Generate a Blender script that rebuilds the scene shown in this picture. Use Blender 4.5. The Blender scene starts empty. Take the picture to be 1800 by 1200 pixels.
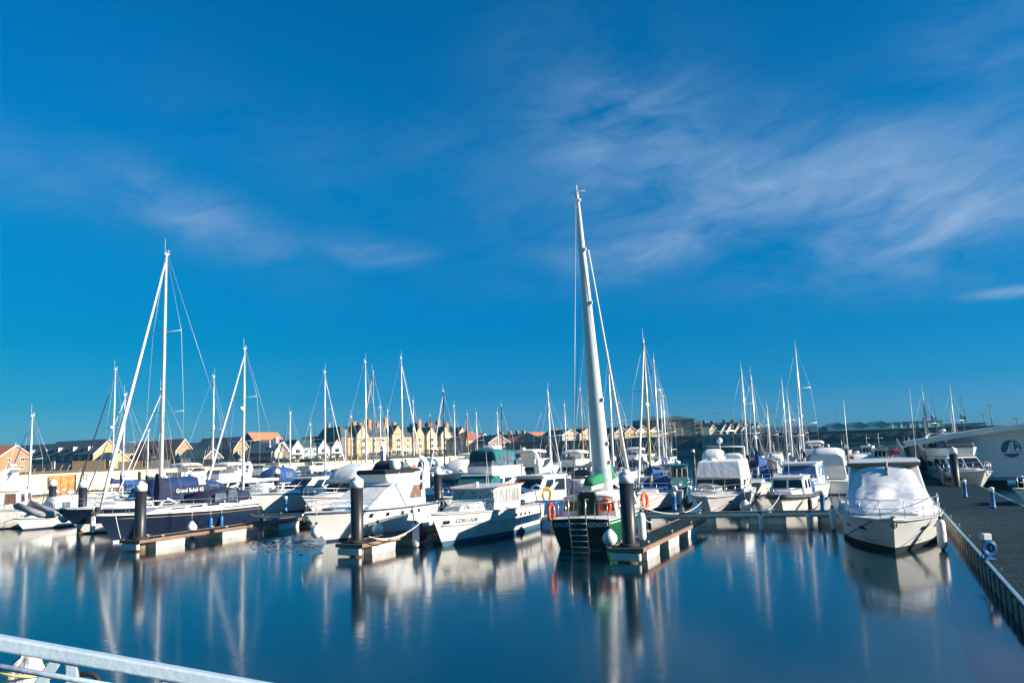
import bpy, bmesh, math, random
from mathutils import Vector, Matrix, noise as mnoise
random.seed(7)
R = math.radians
C = bpy.context.scene.collection
SC = bpy.context.scene

# ------------------------------------------------------------------ camera
EYE = Vector((0.0, 0.0, 4.1))
FPX = 1400.0                      # focal length in pixels of an 1800 px wide frame (28 mm)
TILT, ROLL = R(7.75), R(2.0)
FWD = Vector((0, math.cos(TILT), math.sin(TILT)))
UP0 = Vector((0, -math.sin(TILT), math.cos(TILT)))
RT = Vector((1, 0, 0)) * math.cos(ROLL) - UP0 * math.sin(ROLL)
UP = Vector((1, 0, 0)) * math.sin(ROLL) + UP0 * math.cos(ROLL)
cam = bpy.data.cameras.new('camera')
cam.sensor_width = 36.0
cam.lens = FPX / 1800 * 36
cam.clip_start, cam.clip_end = 0.1, 8000
camo = bpy.data.objects.new('camera', cam)
m = Matrix((RT, UP, -FWD)).transposed().to_4x4()
m.translation = EYE
camo.matrix_world = m
C.objects.link(camo)
SC.camera = camo

# ------------------------------------------------------------------ light
SUN_AZ, SUN_EL = R(106), R(21)    # clockwise from the view direction (+Y); height of the winter sun
SUN = Vector((math.sin(SUN_AZ) * math.cos(SUN_EL), math.cos(SUN_AZ) * math.cos(SUN_EL), math.sin(SUN_EL)))
sl = bpy.data.lights.new('sun', 'SUN')
sl.energy = 5.0
sl.angle = R(0.53)
sl.color = (1.0, 0.90, 0.76)
so = bpy.data.objects.new('sun', sl)
so.rotation_euler = SUN.to_track_quat('Z', 'Y').to_euler()
C.objects.link(so)
SC.view_settings.view_transform = 'Standard'
SC.view_settings.look = 'None'
SC.view_settings.exposure = 1.0
SC.view_settings.gamma = 1.0

# ------------------------------------------------------------------ sky
w = bpy.data.worlds.new('World')
SC.world = w
w.use_nodes = True
nt = w.node_tree
nt.nodes.clear()
def N(t, **kw):
    n = nt.nodes.new(t)
    for k, v in kw.items():
        setattr(n, k, v)
    return n
def K(a, b):
    nt.links.new(a, b)
def MA(op, a, b=None, c=None, clamp=False):
    n = N('ShaderNodeMath', operation=op)
    n.use_clamp = clamp
    for i, v in enumerate((a, b, c)):
        if v is None:
            continue
        if isinstance(v, (int, float)):
            n.inputs[i].default_value = v
        else:
            K(v, n.inputs[i])
    return n.outputs[0]
sky = N('ShaderNodeTexSky', sky_type='NISHITA')
sky.sun_disc = False
sky.sun_elevation, sky.sun_rotation = SUN_EL, SUN_AZ
# the photograph's sky loses some blue towards the low left
sky.air_density, sky.dust_density, sky.ozone_density = 1.0, 0.4, 3.0
tc = N('ShaderNodeTexCoord')
sep = N('ShaderNodeSeparateXYZ'); K(tc.outputs['Generated'], sep.inputs[0])
el = MA('ARCSINE', sep.outputs['Z'])
az = MA('ARCTAN2', sep.outputs['X'], sep.outputs['Y'])
tint = N('ShaderNodeValToRGB')
cr = tint.color_ramp
SKY_TINT = [(0.0, (0.16, 0.40, 0.80, 1)), (0.03, (0.11, 0.38, 0.79, 1)), (0.055, (0.045, 0.37, 0.73, 1)), (0.11, (0.003, 0.40, 0.70, 1)), (0.28, (0.001, 0.58, 0.89, 1)), (1.0, (0.001, 0.66, 1.02, 1))]
while len(cr.elements) < len(SKY_TINT):
    cr.elements.new(0.5)
for e, (p, c) in zip(cr.elements, SKY_TINT):
    e.position, e.color = p, c
K(MA('DIVIDE', el, R(70), clamp=True), tint.inputs[0])
lf = MA('MULTIPLY', MA('MINIMUM', az, 0.0), MA('SUBTRACT', 1.0, MA('DIVIDE', el, R(24), clamp=True)))
cc = N('ShaderNodeCombineColor'); K(MA('MULTIPLY_ADD', lf, .0, 1.0), cc.inputs[0]); K(MA('MULTIPLY_ADD', lf, .16, 1.0), cc.inputs[1]); K(MA('MULTIPLY_ADD', lf, .52, 1.0), cc.inputs[2])
mul0 = N('ShaderNodeMix', data_type='RGBA', blend_type='MULTIPLY'); mul0.inputs[0].default_value = 1.0
K(tint.outputs[0], mul0.inputs[6]); K(cc.outputs[0], mul0.inputs[7])
mul = N('ShaderNodeMix', data_type='RGBA', blend_type='MULTIPLY')
mul.inputs[0].default_value = 1.0
K(sky.outputs[0], mul.inputs[6]); K(mul0.outputs[2], mul.inputs[7])
# thin cirrus: stretched, domain-warped noise kept inside soft patches of the sky
comb = N('ShaderNodeCombineXYZ'); K(MA('MULTIPLY', az, 3.2), comb.inputs[0]); K(MA('MULTIPLY_ADD', az, -1.0, MA('MULTIPLY', el, 8.5)), comb.inputs[1])
warp = N('ShaderNodeTexNoise'); warp.inputs['Scale'].default_value = 1.3; warp.inputs['Detail'].default_value = 3; K(comb.outputs[0], warp.inputs['Vector'])
wv = N('ShaderNodeVectorMath', operation='MULTIPLY_ADD'); K(warp.outputs['Color'], wv.inputs[0]); wv.inputs[1].default_value = (0.8, 0.9, 0); K(comb.outputs[0], wv.inputs[2])
cn = N('ShaderNodeTexNoise'); cn.inputs['Scale'].default_value = 1.7; cn.inputs['Detail'].default_value = 11; cn.inputs['Roughness'].default_value = 0.60; K(wv.outputs[0], cn.inputs['Vector'])
def skyang(px, py):
    d = (FWD + RT * ((px - 900) / FPX) + UP * ((600 - py) / FPX)).normalized()
    return math.atan2(d.x, d.y), math.asin(d.z)
def patch(px, py, ra, re, slope, gain):
    a0, e0 = skyang(px, py)
    da = MA('DIVIDE', MA('SUBTRACT', az, a0), ra)
    de = MA('DIVIDE', MA('SUBTRACT', MA('SUBTRACT', el, e0), MA('MULTIPLY', MA('SUBTRACT', az, a0), slope)), re)
    r2 = MA('ADD', MA('MULTIPLY', da, da), MA('MULTIPLY', de, de))
    return MA('MULTIPLY', MA('POWER', 2.718, MA('MULTIPLY', r2, -1.0)), gain)
acc = None
for a in [(1420, 330, .30, .075, -.06, 1.0), (1120, 260, .13, .10, -.25, .85), (1640, 375, .19, .06, .04, 1.2), (1180, 430, .17, .030, .10, .85), (1560, 460, .10, .025, -.1, .7), (1720, 120, .10, .10, .6, .28),
          (350, 385, .11, .036, -.32, .72), (120, 330, .20, .04, -.25, .22), (650, 440, .07, .02, -.1, .55), (760, 260, .1, .04, .3, .12), (1780, 512, .04, .006, 0, 1.3), (560, 300, .2, .06, -.3, .10)]:
    p = patch(*a)
    acc = p if acc is None else MA('MAXIMUM', acc, p)
mr = N('ShaderNodeMapRange'); mr.interpolation_type = 'SMOOTHSTEP'
K(cn.outputs['Fac'], mr.inputs['Value']); mr.inputs['From Min'].default_value = 0.27; mr.inputs['From Max'].default_value = 0.78
cf = MA('MULTIPLY', MA('MULTIPLY', mr.outputs[0], acc), 0.98, clamp=True)
mx = N('ShaderNodeMix', data_type='RGBA')
K(cf, mx.inputs[0]); K(mul.outputs[2], mx.inputs[6]); mx.inputs[7].default_value = (1.75, 2.8, 4.4, 1)
bg = N('ShaderNodeBackground'); bg.inputs['Strength'].default_value = 0.078
K(mx.outputs[2], bg.inputs['Color'])
ow = N('ShaderNodeOutputWorld'); K(bg.outputs[0], ow.inputs['Surface'])

# ------------------------------------------------------------------ rays: where a sight line meets a level or a distance
def ray(px, py):
    return FWD + RT * ((px - 900) / FPX) + UP * ((600 - py) / FPX)
def at_level(px, py, z=0.0):
    d = ray(px, py)
    return EYE + d * ((z - EYE.z) / d.z)
def at_depth(px, py, depth):
    d = ray(px, py)
    return EYE + d * (depth / d.y)
UD = Vector((0.41, 0.912, 0)).normalized()      # the marina grid: fingers run away along UD
VD = Vector((UD.y, -UD.x, 0))                   # walkways run along VD
ANG_U = math.atan2(UD.y, UD.x)
ANG_V = math.atan2(VD.y, VD.x)

# ------------------------------------------------------------------ materials
MATS = {}
def mat(name, col, rough=0.5, metal=0.0, var=0.12, scale=2.0, bump=0.0, bscale=8.0, spec=0.5, coat=0.0, world=False, stretch=(1, 1, 1), col2=None, detail=4):
    if name in MATS:
        return MATS[name]
    mt = bpy.data.materials.new(name)
    mt.use_nodes = True
    t = mt.node_tree
    b = t.nodes['Principled BSDF']
    b.inputs['Roughness'].default_value = rough
    b.inputs['Metallic'].default_value = metal
    b.inputs['Specular IOR Level'].default_value = spec
    b.inputs['Coat Weight'].default_value = coat
    b.inputs['Coat Roughness'].default_value = 0.08
    tcn = t.nodes.new('ShaderNodeTexCoord')
    mp = t.nodes.new('ShaderNodeMapping')
    mp.inputs['Scale'].default_value = stretch
    if world:
        g = t.nodes.new('ShaderNodeNewGeometry')
        t.links.new(g.outputs['Position'], mp.inputs['Vector'])
    else:
        t.links.new(tcn.outputs['Object'], mp.inputs['Vector'])
    n = t.nodes.new('ShaderNodeTexNoise')
    n.inputs['Scale'].default_value = scale
    n.inputs['Detail'].default_value = detail
    n.inputs['Roughness'].default_value = 0.6
    t.links.new(mp.outputs[0], n.inputs['Vector'])
    r = t.nodes.new('ShaderNodeValToRGB')
    c1 = tuple(max(0, c * (1 - var)) for c in col) + (1,)
    c2 = tuple(min(1, c * (1 + var)) for c in (col2 or col)) + (1,)
    r.color_ramp.elements[0].position, r.color_ramp.elements[0].color = 0.32, c1
    r.color_ramp.elements[1].position, r.color_ramp.elements[1].color = 0.68, c2
    t.links.new(n.outputs['Fac'], r.inputs[0])
    t.links.new(r.outputs[0], b.inputs['Base Color'])
    if bump:
        n2 = t.nodes.new('ShaderNodeTexNoise')
        n2.inputs['Scale'].default_value = bscale
        n2.inputs['Detail'].default_value = 5
        t.links.new(mp.outputs[0], n2.inputs['Vector'])
        bp = t.nodes.new('ShaderNodeBump')
        bp.inputs['Strength'].default_value = bump
        bp.inputs['Distance'].default_value = 0.05
        t.links.new(n2.outputs['Fac'], bp.inputs['Height'])
        t.links.new(bp.outputs[0], b.inputs['Normal'])
    MATS[name] = mt
    return mt
def grime(mt, amount=.5, top=.42):
    # a tan scum line just above the water and faint run marks below the deck edge
    t = mt.node_tree; b = t.nodes['Principled BSDF']
    src = b.inputs['Base Color'].links[0].from_socket
    tcn = t.nodes.new('ShaderNodeTexCoord'); sp = t.nodes.new('ShaderNodeSeparateXYZ'); t.links.new(tcn.outputs['Object'], sp.inputs[0])
    def tex(scale, st):
        mp = t.nodes.new('ShaderNodeMapping'); mp.inputs['Scale'].default_value = st; t.links.new(tcn.outputs['Object'], mp.inputs['Vector'])
        n = t.nodes.new('ShaderNodeTexNoise'); n.inputs['Scale'].default_value = scale; n.inputs['Detail'].default_value = 5; t.links.new(mp.outputs[0], n.inputs['Vector'])
        return n.outputs['Fac']
    def rng(v, a, b_, c, d):
        r = t.nodes.new('ShaderNodeMapRange'); r.inputs['From Min'].default_value = a; r.inputs['From Max'].default_value = b_; r.inputs['To Min'].default_value = c; r.inputs['To Max'].default_value = d
        t.links.new(v, r.inputs['Value']); return r.outputs[0]
    def mul(a, b_):
        m_ = t.nodes.new('ShaderNodeMath'); m_.operation = 'MULTIPLY'; m_.use_clamp = True
        t.links.new(a, m_.inputs[0]); t.links.new(b_, m_.inputs[1]); return m_.outputs[0]
    line = mul(rng(sp.outputs['Z'], .08, top, amount, 0), rng(tex(2.2, (1, 1, 2)), .35, .65, .2, 1))
    runs = rng(tex(3.5, (2.4, 2.4, .16)), .56, .74, 0, .28 * amount)
    ad = t.nodes.new('ShaderNodeMath'); ad.operation = 'ADD'; ad.use_clamp = True; t.links.new(line, ad.inputs[0]); t.links.new(runs, ad.inputs[1])
    mx_ = t.nodes.new('ShaderNodeMix'); mx_.data_type = 'RGBA'
    t.links.new(ad.outputs[0], mx_.inputs[0]); t.links.new(src, mx_.inputs[6]); mx_.inputs[7].default_value = (.34, .25, .13, 1)
    t.links.new(mx_.outputs[2], b.inputs['Base Color'])
gel = mat('white gelcoat', (0.78, 0.77, 0.74), 0.28, var=0.05, scale=1.2, coat=0.3)
gel2 = mat('cream gelcoat', (0.76, 0.73, 0.66), 0.32, var=0.06, scale=1.2, coat=0.2)
gelold = mat('weathered white paint', (0.72, 0.70, 0.64), 0.45, var=0.12, scale=2.5, stretch=(1, 1, .4))
for _m, _a in ((gel, .28), (gel2, .40), (gelold, .5)):
    grime(_m, _a)
gelgrey = mat('grey gelcoat', (0.42, 0.44, 0.46), 0.35, var=0.08)
deckm = mat('nonslip deck', (0.66, 0.64, 0.60), 0.7, var=0.1, scale=6)
teak = mat('teak', (0.30, 0.17, 0.08), 0.65, var=0.25, scale=9, stretch=(1, 8, 1))
navy = mat('navy hull paint', (0.012, 0.02, 0.045), 0.16, var=0.15, coat=0.5)
bluehull = mat('blue hull paint', (0.02, 0.07, 0.2), 0.25, var=0.1, coat=0.3)
greenh = mat('green hull paint', (0.012, 0.10, 0.045), 0.25, var=0.12, coat=0.3)
blackgreen = mat('black green hull paint', (0.005, 0.030, 0.020), 0.25, var=0.2, coat=0.3)
tealh = mat('teal hull paint', (0.02, 0.13, 0.16), 0.35, var=0.15)
antif = mat('black antifouling', (0.012, 0.014, 0.018), 0.7, var=0.3, scale=5)
antiblue = mat('blue antifouling', (0.03, 0.11, 0.17), 0.7, var=0.25, scale=5)
antired = mat('red antifouling', (0.20, 0.03, 0.02), 0.7, var=0.25, scale=5)
stripe_n = mat('navy stripe', (0.02, 0.03, 0.08), 0.4, var=0.1)
stripe_r = mat('red stripe', (0.35, 0.05, 0.04), 0.4, var=0.1)
stripe_g = mat('gold stripe', (0.45, 0.30, 0.12), 0.4, var=0.1)
glass = mat('dark window glass', (0.016, 0.019, 0.024), 0.05, var=0.2, spec=0.8)
glassbrown = mat('curtained window glass', (0.18, 0.11, 0.07), 0.12, var=0.35, scale=5, stretch=(5, 5, .3))
glasspale = mat('pale curtained glass', (0.14, 0.17, 0.20), 0.10, var=0.6, scale=3, stretch=(5, 5, .12), col2=(0.42, 0.43, 0.42))
clearv = mat('clear vinyl', (0.10, 0.13, 0.16), 0.10, var=0.5, scale=3, spec=0.8)
cnavy = mat('navy canvas', (0.014, 0.022, 0.055), 0.85, var=0.2, scale=3, bump=0.5, bscale=3)
cblue = mat('blue canvas', (0.012, 0.07, 0.24), 0.85, var=0.2, scale=3, bump=0.5, bscale=3)
croyal = mat('royal blue canvas', (0.01, 0.035, 0.13), 0.85, var=0.2, scale=3, bump=0.5, bscale=3)
cteal = mat('teal canvas', (0.008, 0.13, 0.15), 0.85, var=0.2, scale=3, bump=0.5, bscale=3)
cdteal = mat('dark teal canvas', (0.006, 0.055, 0.065), 0.85, var=0.2, scale=3, bump=0.4, bscale=3)
cwhite = mat('white canvas', (0.72, 0.72, 0.71), 0.8, var=0.07, scale=3, bump=0.6, bscale=2.2)
cgreen = mat('green canvas', (0.01, 0.19, 0.10), 0.85, var=0.2, scale=3, bump=0.5, bscale=3)
cyellow = mat('yellow canvas', (0.75, 0.42, 0.02), 0.8, var=0.12, scale=3, bump=0.5, bscale=3)
cgrey = mat('grey canvas', (0.30, 0.33, 0.36), 0.85, var=0.15, scale=3, bump=0.5, bscale=3)
cblack = mat('black canvas', (0.014, 0.014, 0.017), 0.85, var=0.2, scale=3, bump=0.4)
cred = mat('red canvas', (0.42, 0.03, 0.03), 0.8, var=0.15, bump=0.4)
alu = mat('silver mast alloy', (0.74, 0.73, 0.71), 0.35, metal=0.35, var=0.05)
aluw = mat('white painted spar', (0.78, 0.77, 0.74), 0.32, var=0.05)
woodspar = mat('varnished spar', (0.46, 0.25, 0.08), 0.35, var=0.2, stretch=(6, 6, 1), coat=0.3)
orangespar = mat('orange spar', (0.46, 0.17, 0.05), 0.4, var=0.15)
blackspar = mat('black spar', (0.02, 0.022, 0.028), 0.35, var=0.15)
steel = mat('stainless steel', (0.62, 0.62, 0.62), 0.25, metal=0.9, var=0.05)
wire = mat('rigging wire', (0.50, 0.50, 0.50), 0.45, metal=0.4, var=0.05)
rubber = mat('black rubber', (0.018, 0.018, 0.02), 0.75, var=0.3)
plastw = mat('white plastic', (0.76, 0.75, 0.73), 0.4, var=0.04)
plastb = mat('blue plastic', (0.01, 0.12, 0.33), 0.4, var=0.1)
buoyo = mat('orange buoy plastic', (0.80, 0.10, 0.015), 0.5, var=0.1)
yellowp = mat('yellow plastic', (0.75, 0.38, 0.02), 0.5, var=0.1)
rope = mat('pale rope', (0.62, 0.60, 0.54), 0.9, var=0.2, scale=30)
letterw = mat('white lettering', (0.75, 0.76, 0.76), 0.5, var=0.02)
letterb = mat('blue lettering', (0.10, 0.45, 0.70), 0.5, var=0.02)
lettern = mat('navy lettering', (0.03, 0.05, 0.12), 0.5, var=0.02)

# ------------------------------------------------------------------ mesh builder
class MB:
    def __init__(s):
        s.v, s.f, s.mi, s.sm = [], [], [], []
    def add(s, vs, fs, mi=0, smooth=False):
        o = len(s.v)
        s.v += [tuple(v) for v in vs]
        for f in fs:
            s.f.append(tuple(i + o for i in f)); s.mi.append(mi); s.sm.append(smooth)
        return s
    def hexa(s, p, mi=0):
        return s.add(p, [(3, 2, 1, 0), (4, 5, 6, 7), (0, 1, 5, 4), (1, 2, 6, 5), (2, 3, 7, 6), (3, 0, 4, 7)], mi)
    def box(s, c, d, mi=0, rz=0.0):
        x, y, z = d[0] / 2, d[1] / 2, d[2] / 2
        ca, sa = math.cos(rz), math.sin(rz)
        P = [(-x, -y, -z), (x, -y, -z), (x, y, -z), (-x, y, -z), (-x, -y, z), (x, -y, z), (x, y, z), (-x, y, z)]
        return s.hexa([(c[0] + a * ca - b * sa, c[1] + a * sa + b * ca, c[2] + h) for a, b, h in P], mi)
    def frustum(s, a0, a1, wa0, wa1, za, b0, b1, wb0, wb1, zb, mi=0, za1=None, zb1=None):
        za1 = za if za1 is None else za1
        zb1 = zb if zb1 is None else zb1
        return s.hexa([(a0, -wa0, za), (a1, -wa1, za1), (a1, wa1, za1), (a0, wa0, za), (b0, -wb0, zb), (b1, -wb1, zb1), (b1, wb1, zb1), (b0, wb0, zb)], mi)
    def loft(s, rings, mi=0, smooth=True, closed=True, caps=True):
        n = len(rings[0])
        vs = [p for r in rings for p in r]
        fs = []
        for i in range(len(rings) - 1):
            for j in range(n if closed else n - 1):
                k = (j + 1) % n
                fs.append((i * n + j, i * n + k, (i + 1) * n + k, (i + 1) * n + j))
        s.add(vs, fs, mi, smooth)
        if caps:
            o = len(s.v) - len(vs)
            s.f.append(tuple(o + i for i in reversed(range(n)))); s.mi.append(mi); s.sm.append(False)
            s.f.append(tuple(o + (len(rings) - 1) * n + i for i in range(n))); s.mi.append(mi); s.sm.append(False)
        return s
    def tube(s, pts, r, n=6, mi=0, r1=None, closed=False, flat=1.0):
        pts = [Vector(p) for p in pts]
        rings, prev = [], None
        L = len(pts)
        for i, p in enumerate(pts):
            a = pts[i - 1] if (i > 0 or closed) else p
            b = pts[(i + 1) % L] if (i < L - 1 or closed) else p
            t = (b - a).normalized()
            ref = prev if prev is not None else (Vector((0, 0, 1)) if abs(t.z) < 0.9 else Vector((1, 0, 0)))
            x = ref.cross(t).normalized() if prev is None else (prev - t * prev.dot(t)).normalized()
            prev = x
            y = t.cross(x)
            rr = r if r1 is None else r + (r1 - r) * i / max(1, L - 1)
            rings.append([p + (x * math.cos(2 * math.pi * j / n) + y * flat * math.sin(2 * math.pi * j / n)) * rr for j in range(n)])
        if closed:
            rings.append(rings[0])
        return s.loft(rings, mi, True, True, not closed)
    def ball(s, c, r, mi=0, n=10, m_=6, sx=1, sy=1, sz=1):
        rings = []
        for i in range(m_ + 1):
            a = math.pi * i / m_
            q = max(math.sin(a), 0.03)
            rings.append([(c[0] + r * sx * q * math.cos(2 * math.pi * j / n), c[1] + r * sy * q * math.sin(2 * math.pi * j / n), c[2] - r * sz * math.cos(a)) for j in range(n)])
        return s.loft(rings, mi, True)
    def lathe(s, prof, c=(0, 0, 0), n=14, mi=0, smooth=True):
        return s.loft([[(c[0] + r * math.cos(2 * math.pi * j / n), c[1] + r * math.sin(2 * math.pi * j / n), c[2] + z) for j in range(n)] for r, z in prof], mi, smooth)
    def plate(s, q, t=0.03, mi=0):
        q = [Vector(p) for p in q]
        nn = (q[2] - q[0]).cross(q[3] - q[1]).normalized() * (t / 2)
        return s.hexa([p - nn for p in q] + [p + nn for p in q], mi)
    def prism(s, prof, a, b, axis='y', mi=0):
        """closed outline (u, z) extruded from a to b along the axis"""
        def P(u, z, t):
            return (u, t, z) if axis == 'y' else (t, u, z)
        n = len(prof)
        vs = [P(u, z, a) for u, z in prof] + [P(u, z, b) for u, z in prof]
        fs = [tuple(range(n)), tuple(range(2 * n - 1, n - 1, -1))] + [(i, i + n, (i + 1) % n + n, (i + 1) % n) for i in range(n)]
        return s.add(vs, fs, mi)
    def canopy(s, secs, e=0.55, n=12, mi=0, smooth=True):
        """secs: (x, half width, base z, height); rounded cloth tunnel along x"""
        rings = []
        for x, wd, zb, h in secs:
            rg = []
            for j in range(n + 1):
                a = math.pi * j / n
                c_, s_ = math.cos(a), math.sin(a)
                rg.append((x, wd * math.copysign(abs(c_) ** e, c_), zb + h * abs(s_) ** e))
            rings.append(rg)
        return s.loft(rings, mi, smooth, True, True)
    def build(s, name, mats, parent=None, bevel=0.0, loc=None, rot=None, wob=0.0):
        me = bpy.data.meshes.new(name)
        me.from_pydata(s.v, [], s.f)
        for mm in (mats if isinstance(mats, (list, tuple)) else [mats]):
            me.materials.append(mm)
        me.polygons.foreach_set('material_index', s.mi)
        me.polygons.foreach_set('use_smooth', s.sm)
        bm = bmesh.new(); bm.from_mesh(me)
        bmesh.ops.recalc_face_normals(bm, faces=bm.faces)
        bm.to_mesh(me); bm.free()
        me.update()
        o = bpy.data.objects.new(name, me)
        C.objects.link(o)
        if parent is not None:
            o.parent = parent
        if loc is not None:
            o.location = loc
        if rot is not None:
            o.rotation_euler = rot
        if bevel:
            bv = o.modifiers.new('bevel', 'BEVEL')
            bv.width, bv.segments, bv.limit_method, bv.angle_limit = bevel, 2, 'ANGLE', R(35)
        return o

def tag(o, label=None, cat=None, group=None, kind=None):
    for k, v in (('label', label), ('category', cat), ('group', group), ('kind', kind)):
        if v:
            o[k] = v
    return o
def thing(name, label, cat, loc, rz=0.0, group=None):
    o = bpy.data.objects.new(name, None)
    o.empty_display_size = 0.2
    C.objects.link(o)
    o.location = loc
    o.rotation_euler = (0, 0, rz)
    return tag(o, label, cat, group)
def lettering(name, text, size, m_, parent, matrix, extrude=0.006):
    cu = bpy.data.curves.new(name, 'FONT')
    cu.body, cu.size, cu.extrude = text, size, extrude
    cu.align_x, cu.align_y = 'CENTER', 'CENTER'
    tmp = bpy.data.objects.new('tmp_text', cu)
    C.objects.link(tmp)
    bpy.context.view_layer.update()
    me = bpy.data.meshes.new_from_object(tmp.evaluated_get(bpy.context.evaluated_depsgraph_get()))
    bpy.data.objects.remove(tmp); bpy.data.curves.remove(cu)
    me.materials.clear(); me.materials.append(m_)
    o = bpy.data.objects.new(name, me)
    C.objects.link(o)
    o.parent = parent
    o.matrix_local = matrix
    return o
def frame_matrix(origin, xdir, ydir):
    x = Vector(xdir).normalized(); z = x.cross(Vector(ydir)).normalized(); y = z.cross(x)
    mm = Matrix((x, y, z)).transposed().to_4x4()
    mm.translation = Vector(origin)
    return mm
def bil(q, u, v):
    a, b, c, d = [Vector(p) for p in q]
    return (a * (1 - u) + b * u) * (1 - v) + (d * (1 - u) + c * u) * v
def subquad(q, u0, u1, v0, v1):
    return [bil(q, u0, v0), bil(q, u1, v0), bil(q, u1, v1), bil(q, u0, v1)]
# ------------------------------------------------------------------ boats
class Boat:
    """hull shape in local axes: x to the bow, y to port, z up from the waterline"""
    def __init__(s, name, label, cat, loc, ang, L, B, fs, fb, top=gel, bottom=antif, boot=stripe_n, band=None, rake=.13, sternw=.9, fine=2.6, wl=.86,
                 draft=.4, transom=0.0, group=None, strake=gelgrey, deck=deckm, curve=1.7, stem_at=False, smooth=True, transmat=None, bootz=.1, upper=False, finew=1.5):
        s.L, s.B, s.fs, s.fb, s.rake, s.sternw, s.fine, s.tr, s.curve = L, B, fs, fb, rake, sternw, fine, transom, curve
        loc = Vector((loc[0], loc[1], 0))
        if stem_at:      # loc is where the stem cuts the water
            loc -= Vector((math.cos(ang), math.sin(ang), 0)) * (L / 2 - rake * L)
        s.root = thing(name, label, cat, loc, ang, group)
        s.ang, s.loc, s.finew = ang, loc, finew
        FOOT.append((label, loc, ang, L, B))
        n = 16
        lv = [(-draft, -.25, .35), (-.03, -.03, wl), (bootz, None, wl + .025), (None, .38, .93), (None, .74, .985), (None, .86, .995), (None, 1.0, 1.0)]
        rings = []
        for i in range(n + 1):
            t = i / n
            F = s.F(t)
            col = []
            for z, zf, wk in lv:
                if zf is None:
                    zf = z / F
                zz = z if z is not None else zf * F
                zc = max(zf, 0)
                x = -L / 2 + transom * (zc if transom >= 0 else zc) + t * (L - transom * zc - rake * L * (1 - zc))
                p = finew + (fine - finew) * zc
                col.append((x, s.g(t, p) * B / 2 * wk, zz))
            rings.append(col)
        mb = MB()
        nl = len(lv)
        vs = []
        for col in rings:
            vs += [(x, y, z) for x, y, z in col] + [(x, -y, z) for x, y, z in col]
        fm = [0, 0, 2, 2, 3 if band else 2, 2]
        fm[1] = 1
        if upper:
            fm[3:6] = [3, 3, 3]
        mb.v = vs
        for i in range(n):
            for k in range(nl - 1):
                for side in (0, nl):
                    a = i * 2 * nl + side + k; b = a + 2 * nl
                    mb.f.append((a, b, b + 1, a + 1)); mb.mi.append(fm[k]); mb.sm.append(smooth)
        for k in range(nl - 1):   # transom
            mb.f.append((k, k + 1, nl + k + 1, nl + k)); mb.mi.append(4 if transmat and fm[k] > 1 else fm[k]); mb.sm.append(False)
        s.hull = mb.build('hull', [bottom, boot, top, band or top, transmat or top], s.root)
        d = MB()
        dv, df = [], []
        for i, col in enumerate(rings):
            x, y, z = col[-1]
            dv += [(x, y * .985, z + .012), (x, 0, z + .05 + .012), (x, -y * .985, z + .012)]
            if i:
                a = (i - 1) * 3
                df += [(a, a + 3, a + 4, a + 1), (a + 1, a + 4, a + 5, a + 2)]
        d.add(dv, df, 0, False).build('deck', deck, s.root)
        s.edge = [Vector(c[-1]) for c in rings]
        st = MB()
        for sg in (1, -1):
            st.tube([(p.x, p.y * sg * 1.005, p.z - .03) for p in s.edge], .035, 5)
        st.build('rubbing_strake', strake, s.root)
    def F(s, t):
        return s.fs + (s.fb - s.fs) * t ** s.curve
    def g(s, t, p):
        q = max(0.0, (t - .32) / .68)
        return (1 - q ** p) * (s.sternw + (1 - s.sternw) * min(1, t / .4))
    def t_of(s, x):
        return min(1, max(0, (x + s.L / 2 - s.tr) / (s.L - s.tr)))
    def half(s, x):
        return s.g(s.t_of(x), s.fine) * s.B / 2
    def dz(s, x):
        return s.F(s.t_of(x)) + .02
    def side_quad(s, x0, x1, zf0, zf1, sg):
        """a patch of the topsides between two heights given as shares of the freeboard"""
        out = []
        for x, zf in ((x0, zf0), (x1, zf0), (x1, zf1), (x0, zf1)):
            best = s.hull_pt(x, zf)
            out.append((best[0], best[1] * sg, best[2]))
        return out
    def hull_pt(s, x, zf):
        t = (x + s.L / 2 - s.tr * zf) / (s.L - s.tr * zf - s.rake * s.L * (1 - zf))
        t = min(1, max(0, t))
        p = s.finew + (s.fine - s.finew) * zf
        wk = .93 + (zf - .38) / .36 * .055 if zf < .74 else .985 + (zf - .74) / .26 * .015
        return (x, s.g(t, p) * s.B / 2 * wk, zf * s.F(t))
FOOT = []

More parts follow.
